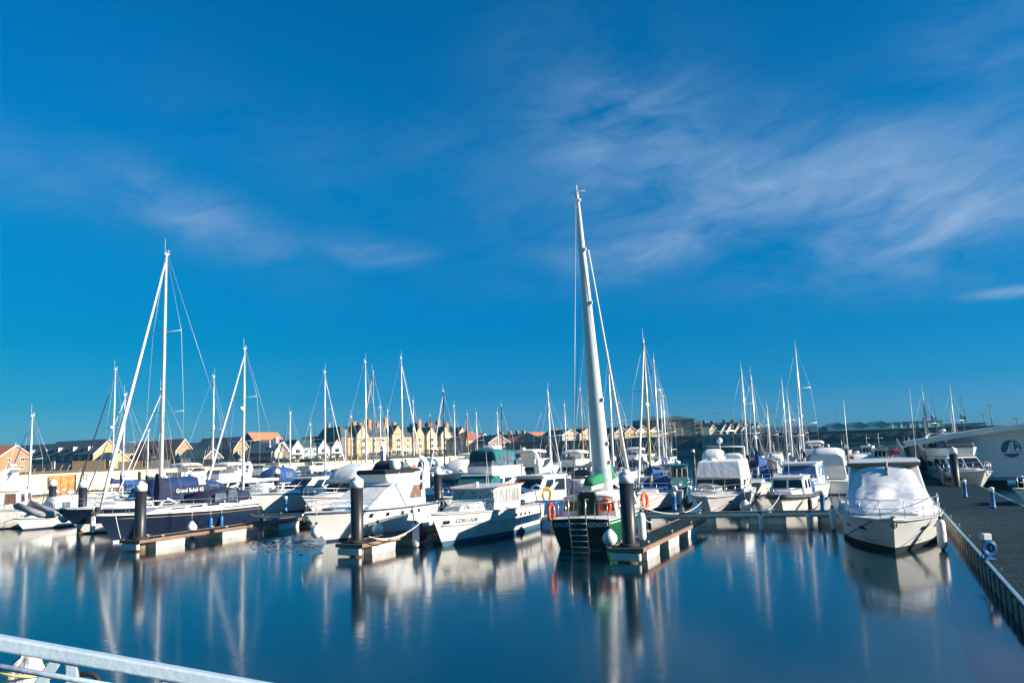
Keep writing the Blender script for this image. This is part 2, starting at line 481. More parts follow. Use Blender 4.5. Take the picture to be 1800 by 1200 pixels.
class Cabin:
    """a box with sloping faces on the deck; a0/a1 aft and forward foot, b0/b1 aft and forward top"""
    def __init__(s, bt, name, a0, a1, b0, b1, za, zb, w=None, m_=None, wt=None, bevel=.05, roof=None, za1=None, zb1=None, over=.08, roofm=None, shelf=.18):
        s.bt = bt
        if w is None:
            wa0, wa1 = bt.half(a0) - shelf, bt.half(a1) - shelf
        elif isinstance(w, tuple):
            wa0, wa1 = w
        else:
            wa0 = wa1 = w
        wb0, wb1 = (wa0 * .9, wa1 * .86) if wt is None else (wt if isinstance(wt, tuple) else (wt, wt))
        za1 = za if za1 is None else za1
        zb1 = zb if zb1 is None else zb1
        s.port = [(a0, wa0, za), (a1, wa1, za1), (b1, wb1, zb1), (b0, wb0, zb)]
        s.star = [(x, -y, z) for x, y, z in s.port]
        s.front = [(a1, -wa1, za1), (a1, wa1, za1), (b1, wb1, zb1), (b1, -wb1, zb1)]
        s.back = [(a0, -wa0, za), (a0, wa0, za), (b0, wb0, zb), (b0, -wb0, zb)]
        s.wb0, s.wb1 = wb0, wb1
        mb = MB().frustum(a0, a1, wa0, wa1, za - .03, b0, b1, wb0, wb1, zb, 0, za1 - .03, zb1)
        s.o = mb.build(name, m_ or gel, bt.root, bevel)
        if roof:
            r = MB().frustum(b0 - over * roof, b1 + over * roof * 2, wb0 + over, wb1 + over, zb + .004, b0 - over * roof + .05, b1 + over * roof * 2 - .06, wb0 + over - .06, wb1 + over - .06, zb + .1, 0, zb1 + .004, zb1 + .08)
            r.build('roof', roofm or m_ or gel, s.o, .03)
    def panes(s, face, spans, v=(.3, .82), m_=None, name='window', t=.03, frame=None):
        q = {'p': s.port, 's': s.star, 'f': s.front, 'b': s.back}
        for fc in face:
            for sp in spans:
                v0, v1 = (sp[2], sp[3]) if len(sp) > 3 else v
                o = MB().plate(subquad(q[fc], sp[0], sp[1], v0, v1), t).build(name, m_ or glass, s.o, .008)
                MB_FRAME(subquad(q[fc], sp[0], sp[1], v0, v1), o, m_=frame)
        return s
def MB_FRAME(q, parent, r=.02, m_=None):
    q = [Vector(p) for p in q]
    MB().tube(q, r, 4, closed=True).build('frame', m_ or plastw, parent)

def rail(bt, x0, x1, h=.62, n=6, name='guard_rail', both=True, bowloop=True, inset=.06, mid=True, r=.016, m_=None, dz=0.0):
    mb = MB()
    xs = [x0 + (x1 - x0) * i / n for i in range(n + 1)]
    tops = {}
    for sg in (1, -1):
        tp = []
        for x in xs:
            y = max(bt.half(x) - inset, .02) * sg
            z = bt.dz(x) + dz
            mb.tube([(x, y, z), (x, y, z + h)], r * .85, 5)
            tp.append((x, y, z + h))
        tops[sg] = tp
    if bowloop:
        xe = x1 + .25
        loop = tops[1] + [(xe, .16, bt.dz(x1) + dz + h + .03), (xe, -.16, bt.dz(x1) + dz + h + .03)] + tops[-1][::-1]
        mb.tube(loop, r, 6)
        if mid:
            mb.tube([(a, b, c - h * .48) for a, b, c in loop], r * .6, 5)
    else:
        for sg in (1, -1):
            mb.tube(tops[sg], r, 6)
            if mid:
                mb.tube([(a, b, c - h * .48) for a, b, c in tops[sg]], r * .6, 5)
    return mb.build(name, m_ or steel, bt.root)
def radar_arch(bt, x, wd, z0, h, lean=-.5, thick=.22, m_=None, extras=True):
    mb = MB()
    pts = [(x, wd, z0), (x + lean * .8, wd * .93, z0 + h * .78), (x + lean, wd * .7, z0 + h), (x + lean, -wd * .7, z0 + h), (x + lean * .8, -wd * .93, z0 + h * .78), (x, -wd, z0)]
    rings = []
    for i, p in enumerate(pts):
        tk = thick * (1.5 if i in (0, 5) else 1)
        yy = .05 if i in (0, 1, 4, 5) else 0
        zz = 0 if i in (0, 5) else .05
        sg = 1 if p[1] > 0 else -1
        rings.append([(p[0] - tk, p[1] + yy * sg, p[2] + zz), (p[0] + tk, p[1] + yy * sg, p[2] + zz), (p[0] + tk, p[1] - yy * sg, p[2] - zz), (p[0] - tk, p[1] - yy * sg, p[2] - zz)])
    mb.loft(rings, 0, False)
    a = mb.build('radar_arch', m_ or gel, bt.root, .02)
    if extras:
        MB().lathe([(.05, 0), (.07, .1), (.26, .12), (.27, .24), (.2, .3), (.02, .31)], (x + lean, 0, z0 + h + .05)).build('radome', plastw, a)
        MB().tube([(x + lean, wd * .6, z0 + h), (x + lean - .4, wd * .6, z0 + h + 1.9)], .014, 5, r1=.006).build('aerial', plastw, a)
    return a
def whip(bt, x, y, z, h, lean=-.15, r=.014):
    return MB().tube([(x, y, z), (x + lean * h, y, z + h)], r, 5, r1=r * .4).build('aerial', plastw, bt.root)
def tip_flag(bt, x, y, z, m_, h=1.1):
    f = MB().tube([(x, y, z), (x - .25, y, z + h)], .014, 5).build('ensign_staff', woodspar, bt.root)
    a, b = Vector((x - .2, y, z + h * .95)), Vector((x - .1, y, z + h * .5))
    vs, fs = [], []
    for i in range(6):
        t = i / 5
        off = Vector((-.5 * t, .09 * math.sin(t * 6), -.18 * t))
        vs += [a + off, b + off]
        if i:
            k = 2 * i
            fs.append((k - 2, k, k + 1, k - 1))
    MB().add(vs, fs, 0, True).build('ensign', m_, f)
def windscreen(bt, x, wd, z, h, lean, m_=None, back=.9):
    """wrap round screen: three facets, open behind"""
    P = [(x - back, wd, z), (x, wd * .62, z), (x, -wd * .62, z), (x - back, -wd, z)]
    T = [(x - back - lean * .4, wd * .93, z + h), (x - lean, wd * .56, z + h), (x - lean, -wd * .56, z + h), (x - back - lean * .4, -wd * .93, z + h)]
    mb, fr = MB(), MB()
    for i in range(3):
        mb.plate([P[i], P[i + 1], T[i + 1], T[i]], .025)
    fr.tube(T, .028, 5)
    for p, q in zip(P, T):
        fr.tube([p, q], .024, 5)
    o = mb.build('windscreen', m_ or clearv, bt.root)
    fr.build('frame', plastw, o)
    return o
def flybridge(bt, a0, a1, wd, z, h=.55, m_=None, screen=True, seat=True, bimini=None, bh=1.15):
    mb = MB()
    out = [(a0, wd * .9), (a0 + .4, wd), (a1 - .7, wd * .95), (a1, wd * .62)]
    prof = out + [(x, -y) for x, y in out[::-1]]
    rings = [[(x * 1.0, y, z) for x, y in prof], [(x + (.10 if x > (a0 + a1) / 2 else -.05), y * 1.04, z + h) for x, y in prof],
             [(x + (.02 if x > (a0 + a1) / 2 else .06), y * .93, z + h) for x, y in prof], [(x, y * .9, z + .08) for x, y in prof]]
    mb.loft(rings, 0, False)
    f = mb.build('flybridge', m_ or gel, bt.root, .02)
    if screen:
        q = MB()
        for i in (2, 3, 4):
            a, b = prof[i % 8], prof[(i + 1) % 8]
            q.plate([(a[0] + .08, a[1], z + h), (b[0] + .08, b[1], z + h), (b[0] - .12, b[1] * .93, z + h + .32), (a[0] - .12, a[1] * .93, z + h + .32)], .02)
        q.build('windscreen', clearv, f)
    if seat:
        MB().box(((a0 * .6 + a1 * .4), 0, z + .38), (.5, wd * 1.2, .55)).box(((a0 * .6 + a1 * .4) - .25, 0, z + .8), (.14, wd * 1.2, .5)).build('seat', gel2, f, .05)
    if bimini:
        b = MB().canopy([(a0 + .1, wd * .88, z + bh - .1, .2), (a0 + .4, wd * .9, z + bh, .26), ((a0 + a1) / 2, wd * .9, z + bh + .05, .28), (a1 - .9, wd * .88, z + bh, .24), (a1 - .7, wd * .86, z + bh - .08, .16)], .6).build('bimini', bimini, f)
        p = MB()
        for sg in (1, -1):
            p.tube([(a0 + .9, wd * .86 * sg, z + h), (a0 + .3, wd * .86 * sg, z + bh + .05)], .016, 5)
            p.tube([(a0 + .9, wd * .86 * sg, z + h), (a1 - .9, wd * .86 * sg, z + bh + .05)], .016, 5)
        p.build('bimini_frame', steel, b)
    return f
def tent(bt, secs, m_, e=.5, name='cockpit_cover', wins=None):
    o = MB().canopy(secs, e).build(name, m_, bt.root)
    if wins:
        for (x0, x1, w0, z0, z1) in wins:
            for sg in (1, -1):
                MB().plate([(x0, w0 * sg, z0), (x1, w0 * sg, z0), (x1 - .1, w0 * .97 * sg, z1), (x0 + .1, w0 * .97 * sg, z1)], .03).build('window', clearv, o)
    return o
def hull_ports(bt, xs, zf=.62, w_=.3, h=.12, m_=None, sides=(1, -1)):
    for sg in sides:
        for x in xs:
            q = bt.side_quad(x - w_ / 2, x + w_ / 2, zf - h, zf + h, sg)
            MB().plate(q, .03).build('porthole', m_ or glass, bt.hull, .01)

# ---- sailing boats
def sail_rig(bt, xm, top, deckz, mastm=alu, boom=True, cover=cnavy, jib=cwhite, spread=(.5,), rmast=.075, boomlen=None, boomz=None, wires=True, radar=None, covtext=None, jr=.055, backstay=True, aerial=True, reflector=False, covh=.30, jibfrom=.96):
    L, B = bt.L, bt.B
    mr = [(rmast, 0), (rmast, .2), (rmast * .97, .6 * (top - deckz)), (rmast * .62, top - deckz)]
    ms = MB().lathe(mr, (xm, 0, deckz), 8).build('mast', mastm, bt.root)
    hd = MB().box((xm - .02, 0, top + .03), (.34, .06, .07)).tube([(xm - .15, 0, top + .06), (xm - .15, 0, top + .3)], .012, 4).tube([(xm - .3, 0, top + .2), (xm + .05, 0, top + .2)], .012, 4)
    if aerial:
        hd.tube([(xm + .1, 0, top), (xm + .1, 0, top + .95)], .012, 4, r1=.005)
    hd.build('masthead', plastw, ms)
    H = top - deckz
    for i, sfrac in enumerate(spread):
        z = deckz + H * sfrac
        ws = B * (.40 - .09 * i)
        MB().tube([(xm - .18, ws, z + .06), (xm, 0, z), (xm - .18, -ws, z + .06)], .028, 5).build('spreader', mastm, ms)
    if radar:
        z = deckz + H * radar
        MB().box((xm + .16, 0, z - .08), (.24, .1, .05)).lathe([(.18, 0), (.2, .04), (.2, .17), (.13, .23), (.02, .24)], (xm + .27, 0, z - .05), 10).build('radome', plastw, ms)
    if reflector:
        MB().lathe([(.02, 0), (.09, .05), (.09, .5), (.02, .56)], (xm + .12, .05, deckz + H * .52), 8).build('radar_reflector', plastw, ms)
    if wires:
        wr = MB()
        bx = L / 2 - .25
        for sg in (1, -1):
            y = bt.half(xm) - .12
            pts = [(xm - .12, y * sg, bt.dz(xm))]
            for i, sfrac in enumerate(spread):
                pts.append((xm - .18, B * (.40 - .09 * i) * sg, deckz + H * sfrac + .06))
            pts.append((xm, .04 * sg, top - .1))
            wr.tube(pts, .009, 4)
            wr.tube([(xm + .35, y * sg, bt.dz(xm)), (xm, 0, deckz + H * spread[0])], .008, 4)
            wr.tube([(xm - .55, y * sg, bt.dz(xm)), (xm, 0, deckz + H * spread[0])], .008, 4)
        if backstay:
            wr.tube([(xm - .1, 0, top), (-L / 2 + .2, 0, bt.dz(-L / 2))], .009, 4)
        wr.tube([(xm + .05, 0, top - H * (1 - jibfrom)), (bx, 0, bt.dz(bx))], .009, 4)
        wr.build('rigging', wire, ms)
    if jib:
        bx = L / 2 - .28
        a, b = Vector((bx, 0, bt.dz(bx) + .35)), Vector((xm + .06, 0, deckz + H * (jibfrom - .02)))
        pts = [a + (b - a) * k / 10 for k in range(11)]
        j = MB()
        rings = []
        for k, p in enumerate(pts):
            rr = jr * (1.25 - .7 * k / 10) * (.55 if k in (0, 10) else 1)
            rings.append([(p.x + rr * math.cos(2 * math.pi * q / 7), p.y + rr * math.sin(2 * math.pi * q / 7), p.z) for q in range(7)])
        j.loft(rings).build('furled_sail', jib, bt.root)
    if boom:
        bl = boomlen or L * .42
        bz = boomz or deckz + 1.15
        b = MB().tube([(xm - .05, 0, bz), (xm - bl, 0, bz + .05)], .06, 8).build('boom', mastm, bt.root)
        if cover:
            secs = []
            for k in range(9):
                t = k / 8
                h = covh * (1.6 - .9 * t) * (1 + .12 * math.sin(9 * t))
                if k == 0:
                    h = covh * 2.6
                wd = .13 * (1.1 - .35 * t)
                x = xm + .13 - (bl + .1) * t if k else xm + .16
                c_ = bz - .1 + .05 * t
                secs.append([(x, wd * math.sin(2 * math.pi * q / 8) * (1 + .2 * math.sin(q + k)), c_ + h / 2 - h / 2 * math.cos(2 * math.pi * q / 8)) for q in range(8)])
            cv = MB().loft(secs).build('sail_cover', cover, b)
    return ms
def yacht(label, mast_px, mast_py, depth, L, ang, hullm=gel, cover=cnavy, jib=cwhite, mastm=alu, group='sailing yachts moored in the marina', spread=(.52,), hood=cnavy, band=None, radar=None,
          boot=stripe_n, jr=.055, name='sailing_yacht', doghouse=None, reflector=False, wires=True, rails=True, boomup=0.0, xm=.07, Bf=.32, rmast=None, aerial=True, backstay=True, covh=.28, jibfrom=.96, fbk=1.0):
    tp = at_depth(mast_px, mast_py, depth)
    xm = xm * L
    B = L * Bf + .15
    loc = Vector((tp.x, tp.y, 0)) - Vector((math.cos(ang), math.sin(ang), 0)) * xm
    bt = Boat(name, label, 'sailing yacht', loc, ang, L, B, (.07 * L + .25) * fbk, (.09 * L + .38) * fbk, top=hullm, boot=boot, band=band, rake=.14, sternw=.72, fine=2.1, wl=.82, transom=.35, draft=.5, group=group, strake=alu)
    z0 = bt.dz(-.1 * L)
    cr_ = Cabin(bt, 'coach_roof', -.16 * L, .24 * L, -.15 * L, .17 * L, z0, z0 + .42, w=(B * .30, B * .20), m_=gel, bevel=.05, zb1=bt.dz(.2 * L) + .22, za1=bt.dz(.22 * L) - .02)
    cr_.panes('ps', [(.1, .3, .35, .75), (.38, .58, .35, .75), (.66, .82, .35, .7)])
    MB().frustum(-.44 * L, -.15 * L, B * .26, B * .33, z0 - .02, -.43 * L, -.15 * L, B * .24, B * .30, z0 + .26).build('cockpit_coaming', gel, bt.root, .04)
    if hood:
        tent(bt, [(-.20 * L, B * .27, z0 + .25, .75), (-.17 * L, B * .28, z0 + .25, .85), (-.10 * L, B * .28, z0 + .3, .62), (-.06 * L, B * .26, z0 + .35, .12)], hood, .6, 'sprayhood', [(-.16 * L, -.1 * L, B * .285, z0 + .42, z0 + .72)])
    sail_rig(bt, xm, tp.z, z0 + .3, mastm, True, cover, jib, spread, rmast or (.055 + L * .004), L * .42, z0 + 1.25 + boomup, wires, radar, None, jr, backstay, aerial, reflector, covh, jibfrom)
    if rails:
        rail(bt, -.46 * L, .44 * L, .6, 6, inset=.1, r=.015)
        sb = MB()
        hx = -.47 * L
        sb.tube([(hx, bt.half(hx) - .1, bt.dz(hx) + .6), (hx - .1, 0, bt.dz(hx) + .62), (hx, -bt.half(hx) + .1, bt.dz(hx) + .6)], .016, 5)
        sb.build('stern_rail', steel, bt.root)
    return bt

# ---- a family of motor boats for the middle distance; each call chooses its own build
def motorboat(label, px, depth, L, ang, style, top=gel, canvas=cnavy, B=None, group='motor boats moored in the marina', band=None, boot=stripe_n, bottom=antif, name='motor_cruiser', win=None, fb=None, arch=False, roofm=None, lift=0.0, cabm=None):
    p = at_level(px, 600, 0)
    d = ray(px, 790)
    loc = EYE + d * (depth / d.y)
    B = B or L * .36
    k = L / 9.0
    bt = Boat(name, label, 'motor boat', (loc.x, loc.y), ang, L, B, .95 * k ** .5 + lift, (fb or 1.35 * k ** .5) + lift, top=top, bottom=bottom, boot=boot, band=band, group=group, fine=2.9, rake=.15, sternw=.93)
    z = bt.dz(0)
    cm = cabm or gel
    if style == 'fly':         # saloon with a flybridge above
        Cabin(bt, 'foredeck_trunk', .1 * L, .36 * L, .1 * L, .30 * L, z, z + .35, m_=cm, za1=bt.dz(.36 * L) - .02, zb1=bt.dz(.3 * L) + .12, shelf=.35)
        c = Cabin(bt, 'saloon', -.34 * L, .2 * L, -.33 * L, .06 * L, z, z + 1.25 * k ** .4, m_=cm, roof=1.6, shelf=.25)
        c.panes('ps', [(.06, .34, .42, .86), (.38, .62, .42, .86), (.66, .84, .42, .84)], m_=win)
        c.panes('f', [(.06, .48, .35, .9), (.52, .94, .35, .9)], m_=win)
        c.panes('b', [(.15, .48, .1, .85), (.52, .85, .1, .85)], m_=win)
        flybridge(bt, -.36 * L, .02 * L, B * .36, z + 1.25 * k ** .4 + .1, .5, bimini=canvas)
        if arch:
            radar_arch(bt, -.30 * L, B * .40, z + 1.0, 1.75, -.5)
    elif style == 'express':   # low sports boat with arch and cockpit tent
        Cabin(bt, 'foredeck_trunk', .02 * L, .38 * L, .02 * L, .30 * L, z, z + .4, m_=cm, za1=bt.dz(.38 * L) - .02, zb1=bt.dz(.3 * L) + .1, shelf=.35)
        windscreen(bt, .08 * L, bt.half(0) - .2, z + .36, .55, .55)
        radar_arch(bt, -.2 * L, bt.half(-.2 * L) - .1, z, 1.35, -.45)
        tent(bt, [(-.45 * L, B * .40, z + .05, .85), (-.4 * L, B * .42, z + .05, 1.15), (-.2 * L, B * .43, z + .1, 1.35), (-.02 * L, B * .40, z + .3, 1.05), (.03 * L, B * .34, z + .4, .6)], canvas, .55, wins=[(-.36 * L, -.24 * L, B * .432, z + .45, z + .95), (-.2 * L, -.06 * L, B * .432, z + .5, z + 1.0)])
    elif style == 'wheelhouse':  # fishing type, house well forward, open cockpit
        c = Cabin(bt, 'wheelhouse', -.05 * L, .22 * L, -.06 * L, .25 * L, z, z + 1.75, m_=cm, roof=1.5, shelf=.3)
        c.panes('ps', [(.08, .45, .45, .86), (.52, .92, .45, .86)], m_=win)
        c.panes('f', [(.05, .33, .48, .88), (.37, .63, .48, .88), (.67, .95, .48, .88)], m_=win)
        c.panes('b', [(.1, .4, .45, .86), (.55, .9, .08, .86)], m_=win)
        MB().box((-.28 * L, 0, z + .22), (1.0, B * .5, .5)).build('engine_box', gel2, bt.root, .05)
        mm = MB().tube([(.0, 0, z + 1.8), (-.05, 0, z + 3.6)], .03, 6, r1=.02).tube([(-.02, -.45, z + 3.0), (-.02, .45, z + 3.0)], .018, 5)
        mm.build('signal_mast', alu, bt.root)
        MB().lathe([(.05, 0), (.24, .03), (.25, .16), (.15, .22), (.02, .23)], (.1 * L, .2, z + 1.87)).build('radome', plastw, bt.root)
    elif style == 'aftcabin':
        c = Cabin(bt, 'saloon', -.08 * L, .16 * L, -.06 * L, .1 * L, z, z + 1.3, m_=cm, roof=1.4, shelf=.25, roofm=roofm)
        c.panes('ps', [(.08, .46, .38, .86), (.54, .9, .38, .86)], m_=win)
        c.panes('f', [(.05, .33, .35, .9), (.36, .64, .35, .9), (.67, .95, .35, .9)], m_=win)
        f_ = Cabin(bt, 'fore_cabin', .14 * L, .40 * L, .14 * L, .34 * L, z, z + .55, m_=cm, za1=bt.dz(.4 * L) - .02, zb1=bt.dz(.34 * L) + .3, shelf=.3)
        f_.panes('ps', [(.12, .4, .35, .75), (.5, .76, .35, .75)], m_=win)
        a_ = Cabin(bt, 'aft_cabin', -.46 * L, -.2 * L, -.45 * L, -.21 * L, z, z + .75, m_=cm, shelf=.22)
        a_.panes('ps', [(.12, .45, .4, .8), (.55, .88, .4, .8)], m_=win)
        a_.panes('b', [(.1, .45, .4, .8), (.55, .9, .4, .8)], m_=win)
        tent(bt, [(-.24 * L, B * .37, z + .4, .95), (-.2 * L, B * .39, z + .4, 1.2), (-.1 * L, B * .38, z + .5, 1.15), (-.05 * L, B * .36, z + .8, .7)], canvas, .5)
    elif style == 'covered':    # the whole upper works under a cloth
        c = Cabin(bt, 'saloon', -.3 * L, .18 * L, -.3 * L, .06 * L, z, z + 1.1, m_=cm, shelf=.25)
        c.panes('ps', [(.08, .46, .3, .8), (.54, .88, .3, .8)], m_=win)
        c.panes('f', [(.06, .48, .3, .86), (.52, .94, .3, .86)], m_=win)
        tent(bt, [(-.36 * L, B * .36, z + .95, .9), (-.3 * L, B * .39, z + .95, 1.25), (-.12 * L, B * .40, z + 1.0, 1.35), (.02 * L, B * .36, z + 1.05, 1.0), (.1 * L, B * .30, z + 1.1, .2)], canvas, .5, wins=[(-.26 * L, -.12 * L, B * .395, z + 1.35, z + 1.85)])
        Cabin(bt, 'foredeck_trunk', .16 * L, .37 * L, .16 * L, .30 * L, z, z + .35, m_=cm, za1=bt.dz(.37 * L) - .02, zb1=bt.dz(.3 * L) + .12, shelf=.35)
    elif style == 'hardtop':
        c = Cabin(bt, 'wheelhouse', -.2 * L, .16 * L, -.22 * L, .02 * L, z, z + 1.35, m_=cm, roof=2.0, shelf=.22, roofm=roofm)
        c.panes('ps', [(.06, .5, .35, .88), (.55, .86, .35, .86)], m_=win)
        c.panes('f', [(.04, .96, .3, .9)], m_=win)
        Cabin(bt, 'foredeck_trunk', .1 * L, .38 * L, .1 * L, .31 * L, z, z + .4, m_=cm, za1=bt.dz(.38 * L) - .02, zb1=bt.dz(.31 * L) + .12, shelf=.35).panes('ps', [(.15, .5, .3, .7)], m_=win)
        tent(bt, [(-.45 * L, B * .38, z + .05, .6), (-.4 * L, B * .41, z + .05, .9), (-.22 * L, B * .41, z + .1, 1.2), (-.18 * L, B * .39, z + .2, 1.1)], canvas, .5)
        MB().tube([(-.1 * L, 0, z + 1.4), (-.1 * L, 0, z + 2.9)], .025, 5).build('signal_mast', alu, bt.root)
    rail(bt, -.2 * L, .43 * L, .55, 5, r=.015)
    return bt
# ------------------------------------------------------------------ water, ground, quays
def water_mat():
    mt = bpy.data.materials.new('marina water'); mt.use_nodes = True
    t = mt.node_tree; b = t.nodes['Principled BSDF']
    b.inputs['Base Color'].default_value = (0.0003, 0.022, 0.034, 1)
    b.inputs['Roughness'].default_value = 0.055
    b.inputs['IOR'].default_value = 1.68
    b.inputs['Specular IOR Level'].default_value = 0.5
    g = t.nodes.new('ShaderNodeNewGeometry')
    hs = []
    for sc, st in ((0.55, 0.35), (2.6, 0.5)):
        n = t.nodes.new('ShaderNodeTexNoise'); n.inputs['Scale'].default_value = sc; n.inputs['Detail'].default_value = 4
        t.links.new(g.outputs['Position'], n.inputs['Vector'])
        bp = t.nodes.new('ShaderNodeBump'); bp.inputs['Strength'].default_value = st; bp.inputs['Distance'].default_value = 0.014 if sc < 1 else 0.004
        t.links.new(n.outputs['Fac'], bp.inputs['Height'])
        if hs:
            t.links.new(hs[-1].outputs[0], bp.inputs['Normal'])
        hs.append(bp)
    t.links.new(hs[-1].outputs[0], b.inputs['Normal'])
    # calm and ruffled lanes change the gloss a little
    n3 = t.nodes.new('ShaderNodeTexNoise'); n3.inputs['Scale'].default_value = 0.09; n3.inputs['Detail'].default_value = 3
    t.links.new(g.outputs['Position'], n3.inputs['Vector'])
    r = t.nodes.new('ShaderNodeMapRange'); r.inputs['From Min'].default_value = .35; r.inputs['From Max'].default_value = .7; r.inputs['To Min'].default_value = .085; r.inputs['To Max'].default_value = .14
    t.links.new(n3.outputs['Fac'], r.inputs['Value']); t.links.new(r.outputs[0], b.inputs['Roughness'])
    return mt
tag(MB().add([(-4000, -200, 0), (4000, -200, 0), (4000, 6000, 0), (-4000, 6000, 0)], [(0, 1, 2, 3)]).build('water', water_mat()), kind='structure')

ground = mat('rough quay ground', (0.19, 0.15, 0.10), 0.95, var=0.4, scale=.25, world=True, bump=.5, bscale=.8, col2=(0.22, 0.17, 0.10))
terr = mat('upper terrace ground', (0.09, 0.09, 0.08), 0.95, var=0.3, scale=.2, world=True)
def slab(name, pts, z0, z1, m_):
    n = len(pts)
    return MB().add([(x, y, z0) for x, y in pts] + [(x, y, z1) for x, y in pts], [tuple(range(n))[::-1], tuple(range(n, 2 * n))] + [(i, (i + 1) % n, (i + 1) % n + n, i + n) for i in range(n)]).build(name, m_)
QA, QB = Vector((-70, 120, 0)), Vector((-70, 120, 0)) + UD * 158      # quay edge on the left, running away
q0 = QA - UD * 150
DA, DB = QB + Vector((2, 2, 0)), Vector((135, 236, 0))                # dock wall across the end
tag(slab('ground', [(q0.x - 1, q0.y), (QB.x - 1, QB.y), (QB.x + 4, QB.y + 6), (140, 240), (420, 150), (3500, 150), (3500, 5200), (-3500, 5200), (-3500, q0.y)], -3, 2.75, ground), kind='structure')
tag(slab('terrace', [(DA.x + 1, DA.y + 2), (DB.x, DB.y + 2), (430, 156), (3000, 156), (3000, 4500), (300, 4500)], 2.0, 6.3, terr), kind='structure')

stone = mat('pale quay stone', (0.68, 0.57, 0.39), 0.9, var=0.30, scale=.5, world=True, stretch=(.5, .5, 3.5), bump=.7, bscale=1.2)
stonecap = mat('quay coping', (0.50, 0.42, 0.30), 0.9, var=0.2, scale=.8, world=True)
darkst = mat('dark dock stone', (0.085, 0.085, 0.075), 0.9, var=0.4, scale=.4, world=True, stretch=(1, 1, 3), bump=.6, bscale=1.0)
weedst = mat('weedy stone foot', (0.05, 0.045, 0.025), 0.9, var=0.4, scale=2, world=True)
def wall_along(name, label, a, b, h, th, m_, cap, foot=True, joints=0, group=None):
    d = (b - a); L = d.length; ang = math.atan2(d.y, d.x)
    r = thing(name, label, 'wall', (a.x, a.y, 0), ang, group)
    mb = MB()
    secs = []
    nn = max(2, int(L / 6))
    for i in range(nn + 1):      # slightly uneven face
        x = L * i / nn
        o = mnoise.noise(Vector((x * .21, h, 1.7))) * .10
        secs.append([(x, o - th * .5 - .22, -1.5), (x, o - th * .5 - .06, h * .55), (x, o - th * .5, h - .3), (x, th * .5, h - .3), (x, th * .5, -1.5)])
    mb.loft(secs, 0, False).build('wall_face', m_, r)
    MB().box((L / 2, 0, h - .13), (L + .1, th + .25, .34)).build('coping', cap, r, .04)
    if foot:
        MB().box((L / 2, -th * .5 - .25, .18), (L, .12, .42)).build('weed_band', weedst, r)
    if joints:
        j = MB()
        for i in range(1, joints):
            j.box((L * i / joints, -th * .5 - .24, h * .45), (.28, .3, h * .9))
        j.build('fender_post', mat('tarred timber', (0.025, 0.02, 0.017), .8, var=.3), r)
    return r
wall_along('quay_wall', 'long pale stone quay wall below the houses along the left shore', q0, QB, 2.95, 1.2, stone, stonecap, True, 26)
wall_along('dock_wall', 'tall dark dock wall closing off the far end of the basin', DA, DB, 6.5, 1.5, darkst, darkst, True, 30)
lw = wall_along('lower_quay', 'low weathered landing wall at the foot of the tall dark dock wall', DA + Vector((8, -5, 0)), DB + Vector((0, -6, 0)), 2.6, 3.0, mat('grey green stone', (0.13, 0.14, 0.12), .9, var=.3, scale=.4, world=True, stretch=(1, 1, 3)), darkst, True, 0)
# the orange rusty patch of sheet piling in the quay wall
rp = QA + UD * 2
r = thing('rusty_ladder_bay', 'rust orange steel sheeting bay let into the pale quay wall', 'quay panel', (rp.x + .92 * VD.x, rp.y + .92 * VD.y, 0), ANG_U)
rs = mat('rusty steel', (0.42, 0.19, 0.06), .85, var=.5, scale=1.5, bump=.5)
mb = MB()
for i in range(7):
    mb.box((i * .62 - 2, -.06 if i % 2 else .02, 1.25), (.6, .12, 2.7))
mb.build('sheet_pile', rs, r, .02)
l = MB()
for sx in (3.2, 3.75):
    l.tube([(sx, -.25, -.3), (sx, -.25, 2.9)], .05, 6)
for i in range(9):
    l.tube([(3.2, -.25, .1 + i * .3), (3.75, -.25, .1 + i * .3)], .03, 5)
l.build('ladder', mat('tarred timber', (0.025, 0.02, 0.017), .8), r)

# ------------------------------------------------------------------ mooring piles
sleeve = mat('black pile sleeve', (0.022, 0.022, 0.026), 0.42, var=0.25, scale=1.5, stretch=(1, 1, .3), bump=.15, bscale=5)
capm = mat('white pile cap', (0.78, 0.77, 0.76), 0.4, var=0.05)
PILES = []
def pile_proto():
    r = thing('mooring_pile', '', 'mooring pile', (0, 0, 0))
    MB().lathe([(.265, -2), (.268, .2), (.262, .5), (.265, 2.76)], n=20).build('shaft', sleeve, r)
    MB().lathe([(.262, -.1), (.275, .05), (.275, .34), (.268, .38)], n=20).build('tide_stain', mat('tide stain', (0.16, 0.12, 0.06), .8, var=.5, scale=4, stretch=(1, 1, .3)), r)
    MB().lathe([(.278, 2.76), (.278, 3.08)], n=20).lathe([(.282, 3.08), (.02, 3.26)], n=20).build('cap', capm, r)
    return r
def copy_tree(o, parent=None):
    c = o.copy(); C.objects.link(c)
    if parent is not None:
        c.parent = parent
    for ch in list(o.children):
        copy_tree(ch, c)
    return c
pp = pile_proto()
GP = 'black mooring piles with white caps'
def pile_at(loc, label, s=1.0):
    o = pp if not PILES else copy_tree(pp)
    o.location = (loc[0], loc[1], 0)
    o.scale = (s, s, 1)
    PILES.append(o)
    tag(o, label, 'mooring pile', GP)
P1, P2, P3 = at_level(245, 966), at_level(628, 975), at_level(1108, 985)
pile_at(P1, 'black pile with white cap in front of the dark blue sailing yacht')
pile_at(P2, 'black pile with white cap in front of the white flybridge cruiser')
pile_at(P3, 'black pile with white cap beside the green motor sailer')
pp4 = at_level(1683, 868); pile_at(pp4, 'black pile with white cap standing on the wide main pontoon')
pile_at(at_level(143, 938), 'black pile with white cap left of the navy sports cruiser bow', .92)
pile_at(at_level(90, 926), 'black pile with white cap behind the grey inflatable dinghy', .92)
